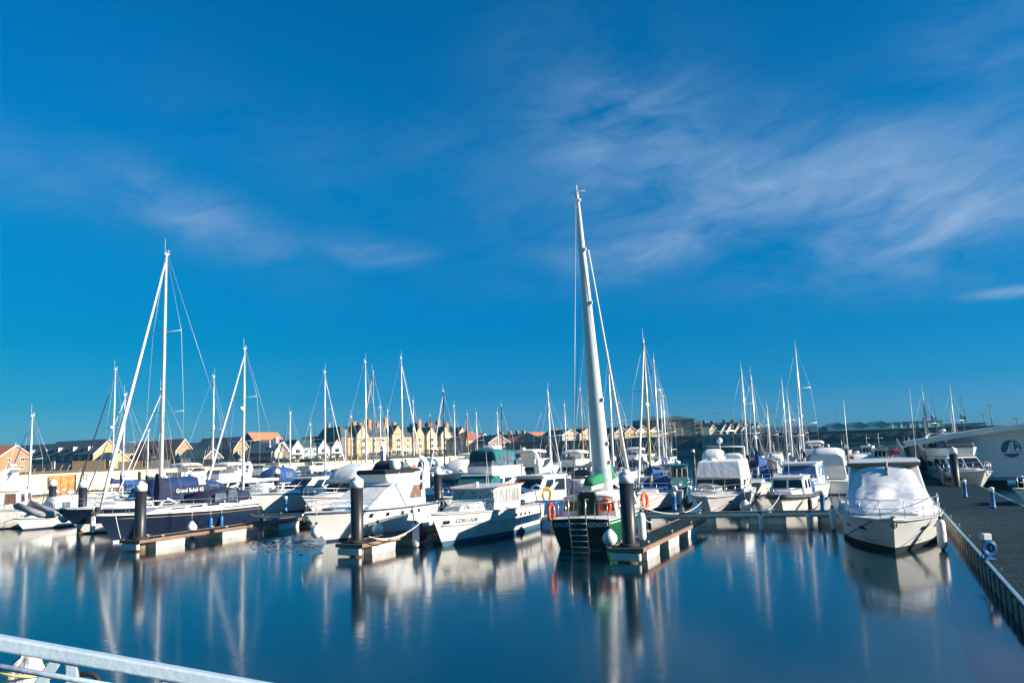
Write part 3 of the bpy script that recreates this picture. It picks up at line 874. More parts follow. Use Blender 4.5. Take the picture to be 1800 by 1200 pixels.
def pile_top(px, py, label, s=1.0):   # placed by where its cap shows
    p = at_level(px, py, 3.27); pile_at(p, label, s)
pile_top(1487, 781, 'black pile with white cap just behind the cloth covered white cruiser', .95)
pile_top(1597, 777, 'black pile with white cap beyond the covered cruiser, left of the grey gangway', .95)
pile_top(487, 822, 'black pile with white cap behind the long low cream cruiser', .95)
pile_top(769, 819, 'dark pile with white cap between the red striped cruiser and the teal tented boat', .95)
pile_top(888, 803, 'black pile with white cap in open water right of the teal tented flybridge', .95)
pile_top(1218, 789, 'far black pile with white cap left of the cloth topped motor yacht', .95)
pile_top(760, 808, 'small far black pile with white cap below the cream apartment block', .9)
pile_top(1455, 780, 'far black pile with round white cap above the white tented boat', .9)
pile_top(215, 828, 'pile with white cap half hidden by the furled foresail of the dark yacht', .95)
pile_top(1127, 796, 'far black pile with white cap right of the dark navy tented cruiser', .9)
pile_top(1078, 800, 'pale capped pile just right of the huge white mast', .9)

# ------------------------------------------------------------------ pontoons
plank = mat('grey decking', (0.020, 0.040, 0.050), 0.9, var=0.35, scale=3, stretch=(.4, 9, 1), bump=.3, bscale=6, spec=.08)
edgem = mat('weathered edge timber', (0.23, 0.135, 0.085), 0.8, var=0.3, scale=4, stretch=(.3, 3, 3))
concf = mat('pontoon float', (0.60, 0.57, 0.51), 0.85, var=0.22, scale=1.6, bump=.2)
darkfr = mat('pontoon under frame', (0.03, 0.03, 0.033), 0.8, var=.3)
greyedge = mat('pale galvanised edge', (0.22, 0.36, 0.42), 0.55, metal=.3, var=.15, scale=3)
cleatm = mat('galvanised cleat', (0.5, 0.5, 0.5), .45, metal=.6)
def pontoon(label, a, b, wd, name='finger_pontoon', group='finger pontoons', floats=None, edge=edgem, fdrop=.42, z=.50, nose=False, cleats=3):
    d = b - a; L = d.length; ang = math.atan2(d.y, d.x)
    r = thing(name, label, 'pontoon', (a.x, a.y, 0), ang, group)
    dk = MB()
    np_ = max(4, int(L / (.145 if L < 22 else .2))); st = L / np_
    if L < 70:
        for i in range(np_):
            dk.box((st * (i + .5), 0, z - .03 + random.uniform(-.003, .003)), (st * .93, wd - .08, .05))
    else:
        dk.box((L / 2, 0, z - .03), (L, wd - .08, .05))
    dk.build('decking', plank, r)
    MB().box((L / 2, 0, z - .11), (L - .1, wd - .12, .09)).build('frame', darkfr, r)
    for sg in (1, -1):
        MB().box((L / 2, sg * wd / 2, z - .055), (L, .10, .15)).build('edge_board', edge, r, .012)
    for e in (0, L):
        MB().box((e, 0, z - .06), (.08, wd + .1, .15)).build('end_board', edge, r, .012)
    for fx in floats or [L * .12, L * .5, L * .88]:
        MB().frustum(fx - .85, fx + .85, wd * .44, wd * .44, -.3, fx - .9, fx + .9, wd * .47, wd * .47, z - .16).build('float', concf, r, .03)
    for i in range(cleats):
        for sg in (1, -1):
            x = L * (i + .35) / cleats
            MB().box((x, sg * (wd / 2 - .12), z + .04), (.05, .05, .09)).tube([(x - .13, sg * (wd / 2 - .12), z + .1), (x + .13, sg * (wd / 2 - .12), z + .1)], .02, 6).build('cleat', cleatm, r)
    return r
def fing(px, py, L, wd=1.15):
    a = at_level(px, py, .5)
    return a, a + UD * L
W0, W1, W2 = Vector((-30, 58.6, 0)), Vector((1.5, 44.3, 0)), at_level(1462, 899, .5)
W0.z = W1.z = W2.z = 0
pontoon('left stretch of the cross walkway running behind the nearest boats', W0, W1 - (W1 - W0).normalized() * .1, 2.0, 'walkway_pontoon', 'walkway pontoons', [2, 7, 12, 17, 22, 27, 31], greyedge)
pontoon('right stretch of the cross walkway in front of the white flybridge motor yacht', W1 + (W2 - W1).normalized() * .1, W2 + (W2 - W1).normalized() * 2.6, 1.9, 'walkway_pontoon', 'walkway pontoons', [1.2, 4.6, 8.0, 11.4, 14.8], greyedge, cleats=5)
F1 = P1.copy(); F1.z = 0
for P_, L_, lb in ((P1, 12.6, 'finger pontoon with rusty timber edge beside the dark blue sailing yacht'), (P2, 10.6, 'finger pontoon between the white flybridge cruiser and the old cabin cruiser'), (P3, 11.2, 'finger pontoon beside the green motor sailer, nearest to the camera')):
    a = Vector((P_.x, P_.y, 0)) - UD * .55
    rr = pontoon(lb, a, a + UD * L_, 1.25, floats=[1.7, 5.0, 8.6] if L_ < 12 else [1.9, 6.2, 10.6])
    MB().lathe([(.31, -.03), (.36, -.03), (.36, .09), (.31, .09)], (.55, 0, .52), 16).build('pile_guide', darkfr, rr)
    MB().box((.02, 0, .2), (.2, 1.1, .28)).build('nose_fender', concf, rr, .05)
# main pontoon on the right
MA0 = at_level(1800, 1060, .5); MA0.z = 0
mw = 3.7
ma = MA0 + VD * (mw / 2) - UD * 9
mbb = MA0 + VD * (mw / 2) + UD * 46
rr = pontoon('wide main pontoon running away along the right side of the marina', ma, mbb, mw, 'main_pontoon', None, [4 + 6.2 * i for i in range(9)], greyedge, cleats=14)
for i in range(42):      # the tarred board fendering along the water side
    MB().box((1.0 + i * .96, mw / 2 + .06, .22), (.54, .07, .5)).build('fender_board', mat('grey fender timber', (0.20, 0.18, 0.15), .85, var=.4, scale=4), rr, .015)
fr = MB()
fr.box((22, mw / 2 + .045, .12), (44, .03, .74)).box((22, mw / 2 + .05, .33), (44, .05, .10)).box((22, mw / 2 + .05, .03), (44, .05, .10))  # dark sheet stands in for the shade in the board gaps; two walings
fr.build('waling_gap_shade', darkfr, rr)
ga, gb = at_level(1636, 853, .5), at_depth(1592, 786, 96)
d = gb - ga; L = d.length
r = thing('gangway', 'grey sided gangway rising from the end of the main pontoon towards the hall canopy', 'gangway', ga)
r.rotation_euler = d.to_track_quat('X', 'Z').to_euler()
MB().box((L / 2, 0, 0), (L, 1.7, .12)).build('tread', plank, r)
for sg in (1, -1):
    MB().box((L / 2, .88 * sg, .5), (L, .07, 1.0)).box((L / 2, .88 * sg, 1.04), (L, .1, .08)).build('side_panel', mat('grey gangway panel', (.22, .25, .27), .6, var=.15), r)
# walkways further out
def wk(a, L, label, wd=1.8):
    return pontoon(label, a, a + VD * L, wd, 'walkway_pontoon', 'walkway pontoons', [1.5 + 5 * i for i in range(int(L / 5))], greyedge)
wk(at_level(640, 842, .5) , 26, 'middle walkway pontoon between the rows of distant boats')
# pontoon with a white float seen behind the white flybridge yacht
a_ = at_level(1196, 855, .5); a_.z = 0
pontoon('short finger pontoon with a white float behind the teal pilot boat', a_, a_ - VD * 7 + UD * .6, 1.2, floats=[.9, 4.0, 6.4])

# blue service pedestals
def pedestal(loc, label, h=1.0, proto=[None]):
    if proto[0] is None:
        r = thing('service_pedestal', '', 'service pedestal', (0, 0, 0))
        MB().lathe([(.13, 0), (.15, .04), (.12, .1), (.115, .72), (.13, .76), (.13, .8)], n=12).build('column', plastb, r)
        MB().lathe([(.12, .8), (.12, .92), (.14, .94), (.14, .98), (.02, 1.02)], n=12).build('lamp_head', plastw, r)
        proto[0] = r; o = r
    else:
        o = copy_tree(proto[0])
    o.location = (loc.x, loc.y, .5)
    tag(o, label, 'service pedestal', 'blue service pedestals on the pontoons')
    return o
pedestal(at_level(1447, 897, .5), 'blue service pedestal on the cross walkway left of the covered cruiser')
pedestal(at_level(1186, 897, .5), 'blue service pedestal on the cross walkway right of the capped pile by the green boat')
pedestal(at_level(1697, 874, .5), 'blue service pedestal beside the pile on the main pontoon')
pedestal(at_level(1746, 893, .5), 'blue service pedestal at the right edge of the main pontoon')
pedestal(at_level(935, 903, .5), 'blue service pedestal at the stern of the old cabin cruiser')
pedestal(at_level(502, 898, .5), 'blue service pedestal by the hull of the long cream cruiser')
# the blue hose reel stand in the right foreground
hp = at_level(1737, 984, .5)
r = thing('hose_reel', 'blue hose reel stand with white top box on the edge of the main pontoon', 'hose reel', (hp.x, hp.y, .5), ANG_U + R(25))
MB().box((0, 0, .28), (.12, .16, .56)).box((0, 0, .04), (.3, .3, .05)).build('post', plastb, r, .015)
MB().box((0, 0, .66), (.2, .24, .18)).build('tap_box', plastw, r, .02)
hs = MB()
for k in range(4):
    hs.tube([(-.09 - .045 * (k % 2), (.13 + .022 * k) * math.cos(a), .36 + (.13 + .022 * k) * math.sin(a)) for a in [2 * math.pi * i / 18 for i in range(18)]], .026, 6, closed=True)
hs.tube([(-.1, .17, .3), (-.12, .24, .1), (-.1, .28, .03), (.1, .3, .02)], .024, 6)
hs.build('hose', plastb, r)

# floating weed and ripples between the fingers
sc = at_level(500, 960)
wd_ = mat('floating weed', (0.05, 0.055, 0.04), .6, var=.5)
mb = MB()
for k in range(170):
    a = random.uniform(-1, 1); bb = random.gauss(0, .25)
    q = at_level(500 + a * 60 + bb * 30, 958 + a * 6 * random.choice((-1, 1)) + bb * 22)
    s = random.uniform(.03, .11)
    n = 6; an = random.uniform(0, 6)
    top = [(q.x + s * random.uniform(.6, 1.3) * math.cos(an + 2 * math.pi * i / n), q.y + 1.6 * s * math.sin(an + 2 * math.pi * i / n), .014) for i in range(n)]
    mb.add(top + [(x, y, -.03) for x, y, z in top], [tuple(range(n)), tuple(range(2 * n - 1, n - 1, -1))] + [(i, (i + 1) % n, (i + 1) % n + n, i + n) for i in range(n)])
tag(mb.build('floating_debris', wd_), 'scattered dark weed and debris floating between two fingers', 'floating debris', kind='stuff')

# ------------------------------------------------------------------ houses
brick_y = mat('yellow brick', (0.47, 0.32, 0.15), .9, var=.15, scale=1.5, world=True)
brick_o = mat('orange brick', (0.40, 0.20, 0.10), .9, var=.18, scale=1.5, world=True)
brick_b = mat('brown brick', (0.36, 0.23, 0.13), .9, var=.18, scale=1.5, world=True)
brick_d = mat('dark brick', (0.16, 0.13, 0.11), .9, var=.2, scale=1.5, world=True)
cream = mat('cream render', (0.54, 0.43, 0.31), .85, var=.08, scale=.8, world=True)
creamy = mat('yellow render', (0.48, 0.34, 0.19), .85, var=.08, scale=.8, world=True)
rendw = mat('white render', (0.72, 0.70, 0.66), .8, var=.06, world=True)
rendg = mat('grey boarding', (0.30, 0.36, 0.36), .8, var=.1, world=True)
slate = mat('slate roof', (0.055, 0.07, 0.085), .75, var=.2, scale=1.2, world=True, stretch=(1, 1, 6))
slateg = mat('green grey roof', (0.05, 0.09, 0.095), .75, var=.2, scale=1.2, world=True, stretch=(1, 1, 6))
tileb = mat('brown tile roof', (0.12, 0.065, 0.05), .8, var=.2, scale=1.2, world=True, stretch=(1, 1, 6))
tileo = mat('orange tile roof', (0.52, 0.17, 0.07), .8, var=.18, scale=1.2, world=True, stretch=(1, 1, 6))
tiler = mat('red tile roof', (0.36, 0.12, 0.08), .8, var=.18, scale=1.2, world=True, stretch=(1, 1, 6))
trim = mat('white trim', (0.74, 0.73, 0.70), .6, var=.04)
wing = mat('house window glass', (0.03, 0.04, 0.05), .1, var=.3, spec=.7)
fencew = mat('timber garden fence', (0.48, 0.31, 0.15), .85, var=.2, scale=2, stretch=(1, 6, .2))
def win_at(face, c, wd, h, parent, fr=.12, bars=True):
    """face: function (a, z, out) -> local point"""
    a, z = c
    f = MB()
    q = [face(a - wd / 2, z - h / 2, .03), face(a + wd / 2, z - h / 2, .03), face(a + wd / 2, z + h / 2, .03), face(a - wd / 2, z + h / 2, .03)]
    o = MB().plate(q, .06).build('window', trim, parent)
    mb = MB()
    cols = 2 if wd > .8 else 1
    for i in range(cols):
        a0 = a - wd / 2 + fr + (wd - fr) / cols * i
        a1 = a0 + (wd - fr) / cols - fr
        mb.plate([face(a0, z - h / 2 + fr, .07), face(a1, z - h / 2 + fr, .07), face(a1, z + h / 2 - fr, .07), face(a0, z + h / 2 - fr, .07)], .03)
    mb.build('pane', wing, o)
def gable_walls(mb, x0, x1, y0, y1, z0, ze, zr, along='x'):
    if along == 'x':
        ym = (y0 + y1) / 2
        mb.prism([(y0, z0), (y1, z0), (y1, ze), (ym, zr), (y0, ze)], x0, x1, 'x')
    else:
        xm = (x0 + x1) / 2
        mb.prism([(x0, z0), (x1, z0), (x1, ze), (xm, zr), (x0, ze)], y0, y1, 'y')
def gable_roof(mb, x0, x1, y0, y1, ze, zr, along='x', ov=.35, t=.18, eo=.3):
    lo, hi = (y0, y1) if along == 'x' else (x0, x1)
    a, b = (x0 - ov, x1 + ov) if along == 'x' else (y0 - ov, y1 + ov)
    mid = (lo + hi) / 2; sl_ = (zr - ze) / (mid - lo)
    prof = [(lo - eo, ze - sl_ * eo + .02), (mid, zr + .02), (hi + eo, ze - sl_ * eo + .02), (hi + eo, ze - sl_ * eo + .02 + t), (mid, zr + t + .05), (lo - eo, ze - sl_ * eo + .02 + t)]
    mb.prism(prof, a, b, 'x' if along == 'x' else 'y')
def hip_roof(mb, x0, x1, y0, y1, ze, zr, ov=.4):
    x0 -= ov; x1 += ov; y0 -= ov; y1 += ov
    d = (y1 - y0) / 2; ym = (y0 + y1) / 2
    vs = [(x0, y0, ze), (x1, y0, ze), (x1, y1, ze), (x0, y1, ze), (x0 + d, ym, zr), (x1 - d, ym, zr)]
    mb.add(vs, [(3, 2, 1, 0), (0, 1, 5, 4), (1, 2, 5), (2, 3, 4, 5), (3, 0, 4)])
def house(label, px, depth, w_, d_, eave, ridge, rot=ANG_V, wm=brick_o, rm=slate, along='x', z0=2.7, hip=False, wx=(), wy=(), chim=(), barge=True, name='house', cat='house', group='houses along the far shore', dorm=(), front=None, zs=.86):
    """w_ along local x, d_ along local y; wx: windows (y, z, w, h) on the +x face, wy: (x, z, w, h) on the -y face; heights above the ground there"""
    p = EYE + ray(px, 800) * (depth / ray(px, 800).y)
    r = thing(name, label, cat, (p.x, p.y, z0), rot, group)
    r.scale = (1, 1, zs)
    mb = MB()
    if hip:
        mb.box((0, 0, eave / 2), (w_, d_, eave))
    else:
        gable_walls(mb, -w_ / 2, w_ / 2, -d_ / 2, d_ / 2, -.5, eave, ridge, along)
    wl = mb.build('wall', wm, r)
    rb = MB()
    if hip:
        hip_roof(rb, -w_ / 2, w_ / 2, -d_ / 2, d_ / 2, eave + .02, ridge)
    else:
        gable_roof(rb, -w_ / 2, w_ / 2, -d_ / 2, d_ / 2, eave, ridge, along)
    rf = rb.build('roof', rm, r)
    if barge and not hip:
        bb = MB()
        if along == 'x':
            x = w_ / 2 + .37; sl_ = (ridge - eave) / (d_ / 2)
            for sg in (1, -1):
                bb.plate([(x, sg * (d_ / 2 + .3), eave - sl_ * .3 - .12), (x, 0, ridge - .12), (x, 0, ridge + .2), (x, sg * (d_ / 2 + .3), eave - sl_ * .3 + .2)], .06)
        else:
            y = -d_ / 2 - .37; sl_ = (ridge - eave) / (w_ / 2)
            for sg in (1, -1):
                bb.plate([(sg * (w_ / 2 + .3), y, eave - sl_ * .3 - .12), (0, y, ridge - .12), (0, y, ridge + .2), (sg * (w_ / 2 + .3), y, eave - sl_ * .3 + .2)], .06)
        bb.build('barge_board', trim, r)
    if front:
        MB().box((0, -d_ / 2 - .02, eave / 2), (w_ - .06, .06, eave)).build('front_wall', front, r)  # thin panel over the front face, darker than the other walls
    fx = lambda a, z, o: (w_ / 2 + o, a, z)
    fy = lambda a, z, o: (a, -d_ / 2 - o, z)
    for y, z, ww, hh in wx:
        win_at(fx, (y, z), ww, hh, r)
    for x, z, ww, hh in wy:
        win_at(fy, (x, z), ww, hh, r)
    for cx, cy, cw, ch in chim:
        c = MB().box((cx, cy, ridge + ch / 2 - .8), (cw, cw * .8, ch + .8)).box((cx, cy, ridge + ch - .38), (cw + .15, cw * .8 + .15, .15))
        for k in (-.25, .25):
            c.lathe([(.12, 0), (.1, .45)], (cx + k * cw, cy, ridge + ch - .35), 8)
        c.build('chimney', brick_o, rf)
    for x, z, ww, hh in dorm:      # little gabled dormers on the -y slope
        sl_ = (ridge - eave) / (d_ / 2)
        yf = -d_ / 2 + (z - hh / 2 - eave) / sl_
        d1 = MB().box((x, yf + 1.0, z), (ww, 2.1, hh))
        o = d1.build('dormer', trim, rf)
        MB().box((x, yf + .85, z + hh / 2 + .08), (ww + .35, 2.5, .16)).build('dormer_roof', rm, o)
        MB().box((x, yf - .07, z), (ww * .66, .06, hh * .66)).build('pane', wing, o)
    return r
# ---- the shore, from left to right
def rowwin(xs, zs, w_=1.2, h=1.3):
    return [(x, z, w_, h) for z in zs for x in xs]
house('tan tiled house cut by the left frame edge', 2, 235, 13, 9, 5.6, 9.0, wm=brick_o, rm=tileo, wx=rowwin((-2, 2), (1.6, 4.2)), wy=rowwin((-4, 0, 4), (1.6, 4.2)))
house('long slate terrace with three white cheeked dormers, left one of two', 70, 278, 25, 9.5, 5.4, 10.2, wm=brick_d, rm=slate, front=mat('dark front panel', (.05,.08,.085), .8, var=.2), wx=rowwin((-2, 2), (1.6, 4.2)), wy=rowwin((-10, -6, -2, 2, 6, 10), (1.6, 4.3)), dorm=[(-7, 7.3, 1.9, 1.7), (0, 7.3, 1.9, 1.7), (7.5, 7.3, 1.9, 1.7)])
house('slate terrace with dormers and a bright yellow brick gable end', 144, 262, 24, 10.5, 5.6, 10.7, wm=brick_y, rm=slate, front=mat('dark front panel', (.05,.08,.085), .8), wx=[], wy=rowwin((-10, -6, -2, 2, 6, 10), (1.6, 4.3)), dorm=[(-6.5, 7.5, 1.9, 1.8), (.5, 7.5, 1.9, 1.8), (7.5, 7.5, 1.9, 1.8)])
house('small garage with a plain yellow brick gable beside the dormered terrace', 197, 248, 7, 7.5, 2.6, 5.6, wm=brick_y, rm=slate)
house('small red brick porch house with white gable window behind the yellow garage', 186, 268, 6, 5, 4.6, 6.6, wm=brick_o, rm=tileb, wx=[(0, 3.6, 1.8, 1.5)])
house('orange brick house row with slate roof and white windows behind the timber fence', 228, 282, 12, 18, 5.9, 10.0, wm=brick_o, rm=slate, along='y', wx=rowwin((-8.5, -4, 1, 5.5, 9), (1.7, 4.6), 1.6, 1.4))
house('brown roofed brick house whose left gable faces the water', 272, 278, 13, 7.2, 5.8, 10.0, wm=brick_b, rm=tileb, wx=rowwin((-2.5, 2.5), (1.6, 4.6), 1.5, 1.5))
house('brown roofed brick house with a tall tan gable right of the tall mast', 304, 270, 10, 7.4, 5.8, 10.2, wm=brick_b, rm=tileb, wx=rowwin((-2.5, 2.5), (1.6, 4.6), 1.5, 1.5))
house('low slate roofed house with a cream wall between two brick gables', 352, 300, 22, 13, 5.6, 9.4, wm=cream, rm=slate, along='x', wx=rowwin((-4, 0, 4), (1.6, 4.2)))
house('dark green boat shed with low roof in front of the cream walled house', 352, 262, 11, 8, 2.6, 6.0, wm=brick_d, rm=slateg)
house('long grey roofed house with a narrow lit brick gable on its right', 390, 272, 17, 7.2, 5.8, 10.2, wm=brick_b, rm=slate, wx=rowwin((-2, 2), (1.6, 4.6), 1.3, 1.4), wy=rowwin((-8, -3, 3, 8), (1.6, 4.4)))
house('small house with a red gable wall behind the grey roofed one', 436, 300, 9, 9, 5.8, 9.8, wm=brick_o, rm=tiler, wx=rowwin((-2, 2), (1.6, 4.4)))
house('house with a bright orange tiled roof', 462, 290, 10, 15, 6.6, 12.4, wm=brick_d, rm=tileo, along='y', wy=rowwin((-3, 3), (1.6, 4.4)))
house('dark boarded house with one white dormer beside the orange roof', 470, 262, 11, 9, 3.8, 7.4, wm=brick_d, rm=slateg, wx=[(0, 3.2, 1.4, 2.2)])
house('small white gabled porch bay in front of the dark boarded house', 483, 258, 3, 3.6, 4.2, 6.2, wm=cream, rm=slateg, wx=[(0, 2.8, 1.2, 2.0)])
TERR = [(498, 'first'), (513, 'second')]
r = house('long teal roofed terrace with four white gables over pale boarding', 527, 285, 15, 34, 6.4, 10.0, rot=R(-38), wm=rendg, rm=slateg, along='y', wx=rowwin((-14, -10, -3, 1, 8, 12), (1.6, 4.4), 1.6, 1.5), barge=False, zs=.76)
for k, yy in enumerate((-13, -7, 4, 10)):
    g = MB(); gable_walls(g, 6.4, 8.2, yy - 2.3, yy + 2.3, -.5, 6.0, 9.6, 'x')
    g = g.build('gable_bay', rendw, r)
    rb = MB(); gable_roof(rb, 3.0, 8.0, yy - 2.3, yy + 2.3, 6.0, 9.6, 'x'); rb.build('roof', slateg, g)
    for z in (1.7, 4.6):
        MB().box((8.22, yy, z), (.1, 1.8, 1.6)).build('window', wing, g)
    MB().box((8.9, yy, 3.15), (1.4, 4.4, .14)).build('balcony', cnavy, g)
house('ochre gable ended house at the right end of the teal roofed terrace', 573, 300, 20, 11, 5.8, 10.4, wm=creamy, rm=tileb, wx=rowwin((-2.5, 2.5), (1.6, 4.4)))
house('red roofed house left of the tall cream apartment block', 597, 310, 18, 9, 5.8, 9.6, wm=brick_b, rm=tileo, wx=rowwin((-2, 2), (1.6, 4.4)), wy=rowwin((-6, 0, 6), (1.6, 4.2)))

# tall cream apartment block with a row of gables
RB = R(-42)
pb = EYE + ray(706, 800) * (318 / ray(706, 800).y)
blk = thing('apartment_block', 'tall cream apartment block with pointed gables, slate roofs and chimneys', 'apartment block', (pb.x, pb.y, 2.7), RB)
blk.scale = (1, 1, .79)
HL = 30.0
mb = MB(); gable_walls(mb, -9, 6, -HL, HL, -.5, 10.4, 15.4, 'y')
mb.build('wall', mat('block render', (0.46, 0.33, 0.20), .85, var=.08, world=True), blk)
mb = MB(); gable_roof(mb, -9, 6, -HL, HL, 10.4, 15.4, 'y'); rf = mb.build('roof', slate, blk)
MB().box((-1, -HL - 1.6, 5.2), (14, 3.2, 11.4)).build('end_wall', brick_d, blk)
e = MB(); e.frustum(-8.4, 6.4, 1.9, 1.9, 0, -6, 4, .6, .6, 4.2); eo = e.build('end_roof', slateg, blk, loc=(0, -HL - 1.6, 10.92))
for sgx, yc, hh in ((0, -20, 18.6), (0, -12.5, 18.9), (0, 9, 18.4), (0, 17, 18.7)):
    t = MB(); t.frustum(-5.5, 3.5, 4.2, 4.2, 12.0, -2.2, .8, 1.4, 1.4, hh, 0)
    MB().frustum(-5.5, 3.5, 3.4, 3.4, 12, -2.5, .8, 1.6, 1.6, hh - 1.2).build('roof_tower', slate, rf, loc=(0, yc, 0))
for yc, zc in ((-24, 17.6), (-17, 18.6), (-13, 17.2), (-9, 19.4), (-5, 17.4), (8, 18.6), (13.5, 17.0), (18.5, 18.8), (23, 17.0)):
    c = MB().box((1.6, yc, zc - 2.6), (1.1, 1.5, 5.2)).box((1.6, yc, zc - .25), (1.35, 1.75, .25))
    for k in (-.4, .4):
        c.lathe([(.16, 0), (.14, .6)], (1.6, yc + k, zc - .1), 6)
    c.build('chimney', brick_o, rf)
bays = [(-24.5, 5.4, 15.6, cream), (-7.8, 5.6, 15.6, creamy), (3.2, 4.6, 15.0, creamy), (9.4, 5.0, 14.6, cream), (17.2, 5.4, 14.8, cream), (26.6, 4.6, 14.6, creamy)]
for yc, wd_, hh, mm in bays:
    g = MB(); gable_walls(g, 3, 7.4, yc - wd_ / 2, yc + wd_ / 2, -.5, 10.9, hh, 'x'); g = g.build('gable_bay', mm, blk)
    rb = MB(); gable_roof(rb, 0, 7.3, yc - wd_ / 2, yc + wd_ / 2, 10.9, hh, 'x', .15); rb.build('roof', slate, g)
    for z, h in ((2.0, 2.2), (5.3, 2.0), (8.4, 1.9)):
        MB().box((7.45, yc, z), (.12, 1.9, h)).build('window', trim, g)
        MB().box((7.53, yc - .45, z), (.08, .7, h - .4)).box((7.53, yc + .45, z), (.08, .7, h - .4)).build('pane', wing, g)
fx = lambda a, z, o: (6 + o, a, z)
for yc in (-18.5, -14, -1.6, 13.2, 22, -28.2):
    for z in (2.0, 5.3, 8.4):
        win_at(fx, (yc, z), 1.7, 2.0, blk, .2)
for y0, y1 in ((-20, -1), (6, 29)):
    b = MB().box((8.4, (y0 + y1) / 2, 3.5), (2.2, y1 - y0, .18))
    for k in range(int((y1 - y0) / 2.4) + 1):
        b.box((9.4, y0 + k * 2.4, 1.6), (.16, .16, 3.8))
        b.box((9.45, y0 + k * 2.4, 4.0), (.06, .08, .9))
    b.box((9.45, (y0 + y1) / 2, 4.45), (.08, y1 - y0, .1)).build('balcony', rendw, blk)

house('square cream house with a hipped red roof right of the apartment block', 823, 300, 13, 11, 6.6, 10.6, rot=R(-50), wm=cream, rm=tiler, hip=True, wx=rowwin((-3, 3), (1.7, 4.7), 1.3, 1.6), wy=rowwin((-4, 0, 4), (1.7, 4.7), 1.3, 1.6))
house('slim cream house joined to the hipped red roofed one', 841, 305, 8, 8, 5.8, 9.0, rot=R(-50), wm=cream, rm=tiler, wx=rowwin((-2, 2), (1.6, 4.2), 1.1, 1.4))
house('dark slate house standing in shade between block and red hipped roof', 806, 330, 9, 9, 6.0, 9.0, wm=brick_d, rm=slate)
house('grey brick gabled house with a slate roof near the shore', 863, 290, 11, 9, 5.6, 9.0, rot=R(-55), wm=mat('pinkish brick', (0.34, 0.24, 0.19), .9, var=.15, world=True), rm=slate, zs=.76, wx=rowwin((-2.2, 2.2), (1.6, 4.4), 1.4, 1.5), wy=rowwin((-3, 3), (1.6, 4.2)))
house('low cottage with a red roof and four chimneys', 901, 330, 14, 9, 4.6, 8.2, rot=R(-30), wm=brick_b, rm=tiler, wx=rowwin((-2, 2), (1.5, 3.6)), wy=rowwin((-4, 0, 4), (1.6, 3.8)), chim=[(-5, 0, 1.2, 2.2), (-1, 0, 1.2, 2.2), (2.5, 0, 1.2, 2.2), (5.5, 0, 1.2, 2.2)], z0=3.2)
house('teal roofed shed behind the dark quay, right of the cottage', 922, 350, 10, 9, 5, 7.4, wm=tealh, rm=slateg, z0=3.2, name='shed', cat='shed')
house('grey fronted house with its gable to the water and an orange roof slope', 943, 312, 10, 12, 6.2, 9.6, rot=R(-30), wm=mat('grey brick', (0.22, 0.19, 0.17), .9, var=.15, world=True), rm=tileo, along='y', z0=4.6, zs=.62, wy=rowwin((-2.5, 2.5), (1.8, 4.6)))
house('cream house with red roof next to the grey fronted gable', 963, 325, 9, 13, 5.6, 9.0, rot=R(-60), wm=cream, rm=tileo, along='y', z0=5.0, zs=.62, wx=rowwin((-4, 0, 4), (1.6, 4.0)))
GROW = 'gabled houses above the dark dock wall'
for k, (px, dp, wd_, rg, mm, lb) in enumerate([
        (986, 300, 7.2, 8.4, cream, 'gabled cream house left of the huge white mast, first past the red roofs'), (1016, 302, 7.2, 8.8, cream, 'gabled cream house just left of the huge white mast'),
        (1074, 305, 6.6, 8.6, brick_y, 'gabled yellow house just right of the huge white mast'), (1091, 306, 6.0, 9.0, brick_y, 'narrow yellow gabled house behind the wooden mast'),
        (1110, 308, 6.4, 9.4, cream, 'gabled cream house right of the wooden mast'), (1131, 310, 6.0, 8.0, cream, 'small cream gable below the tall slate apartment house')]):
    r = house(lb, px, dp, 16, wd_, 4.4, rg - 1.0, rot=R(-64), wm=mm, rm=slate, z0=6.3, wx=rowwin((-1.6, 1.6), (1.6, 3.8), 1.2, 1.3), group=GROW, zs=.62, chim=[(-3, 0, 1.0, 1.6)] if k in (0, 2, 4) else ())
for px, dp, wd_, zz, lb in ((1002, 316, 15, 9.4, 'wide slate roofed house linking the two cream gables left of the huge mast'), (1040, 316, 12, 9.6, 'wide slate roofed house hidden behind the huge white mast'), (1092, 320, 20, 10.0, 'long slate roofed row behind the yellow gables')):
    house(lb, px, dp, wd_, 9, 4.6, zz - 2, rot=R(22), wm=cream, rm=slate, z0=6.3, wy=rowwin([-wd_ / 3, 0, wd_ / 3], (1.7, 3.9)), group=GROW, zs=.62, chim=[(-wd_ / 3, 0, 1.0, 1.8), (wd_ / 5, 0, 1.0, 1.8)])
# taller apartment houses near the lock
for px, dp, lb, ww in ((1148, 330, 'tall slate roofed apartment house with a lit right wall, left of the lock pair', 14), (1192, 330, 'tall dark fronted apartment house with a lit cream corner bay', 15)):
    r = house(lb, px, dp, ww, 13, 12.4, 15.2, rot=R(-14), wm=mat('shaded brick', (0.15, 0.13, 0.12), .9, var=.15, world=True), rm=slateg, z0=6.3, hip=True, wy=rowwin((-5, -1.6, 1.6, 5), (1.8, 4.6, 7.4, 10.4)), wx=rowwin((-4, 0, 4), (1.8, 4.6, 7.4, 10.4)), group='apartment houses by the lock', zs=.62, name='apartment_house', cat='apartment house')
    MB().box((ww / 2 + 1.4, -4, 5.2), (2.8, 4.5, 11.4)).build('corner_bay', cream, r)
    MB().box((ww / 2 + 4.2, -3, 3.4), (2.8, 6, 6.8)).build('corner_bay', cream, r)
    for z in (2.4, 5.2, 8.0):
        MB().box((ww / 2 + 1.4, -6.3, z), (1.6, .1, 1.3)).build('window', wing, r)
        MB().box((ww / 2 + 2.84, -4, z), (.1, 2.6, 1.3)).build('window', wing, r)
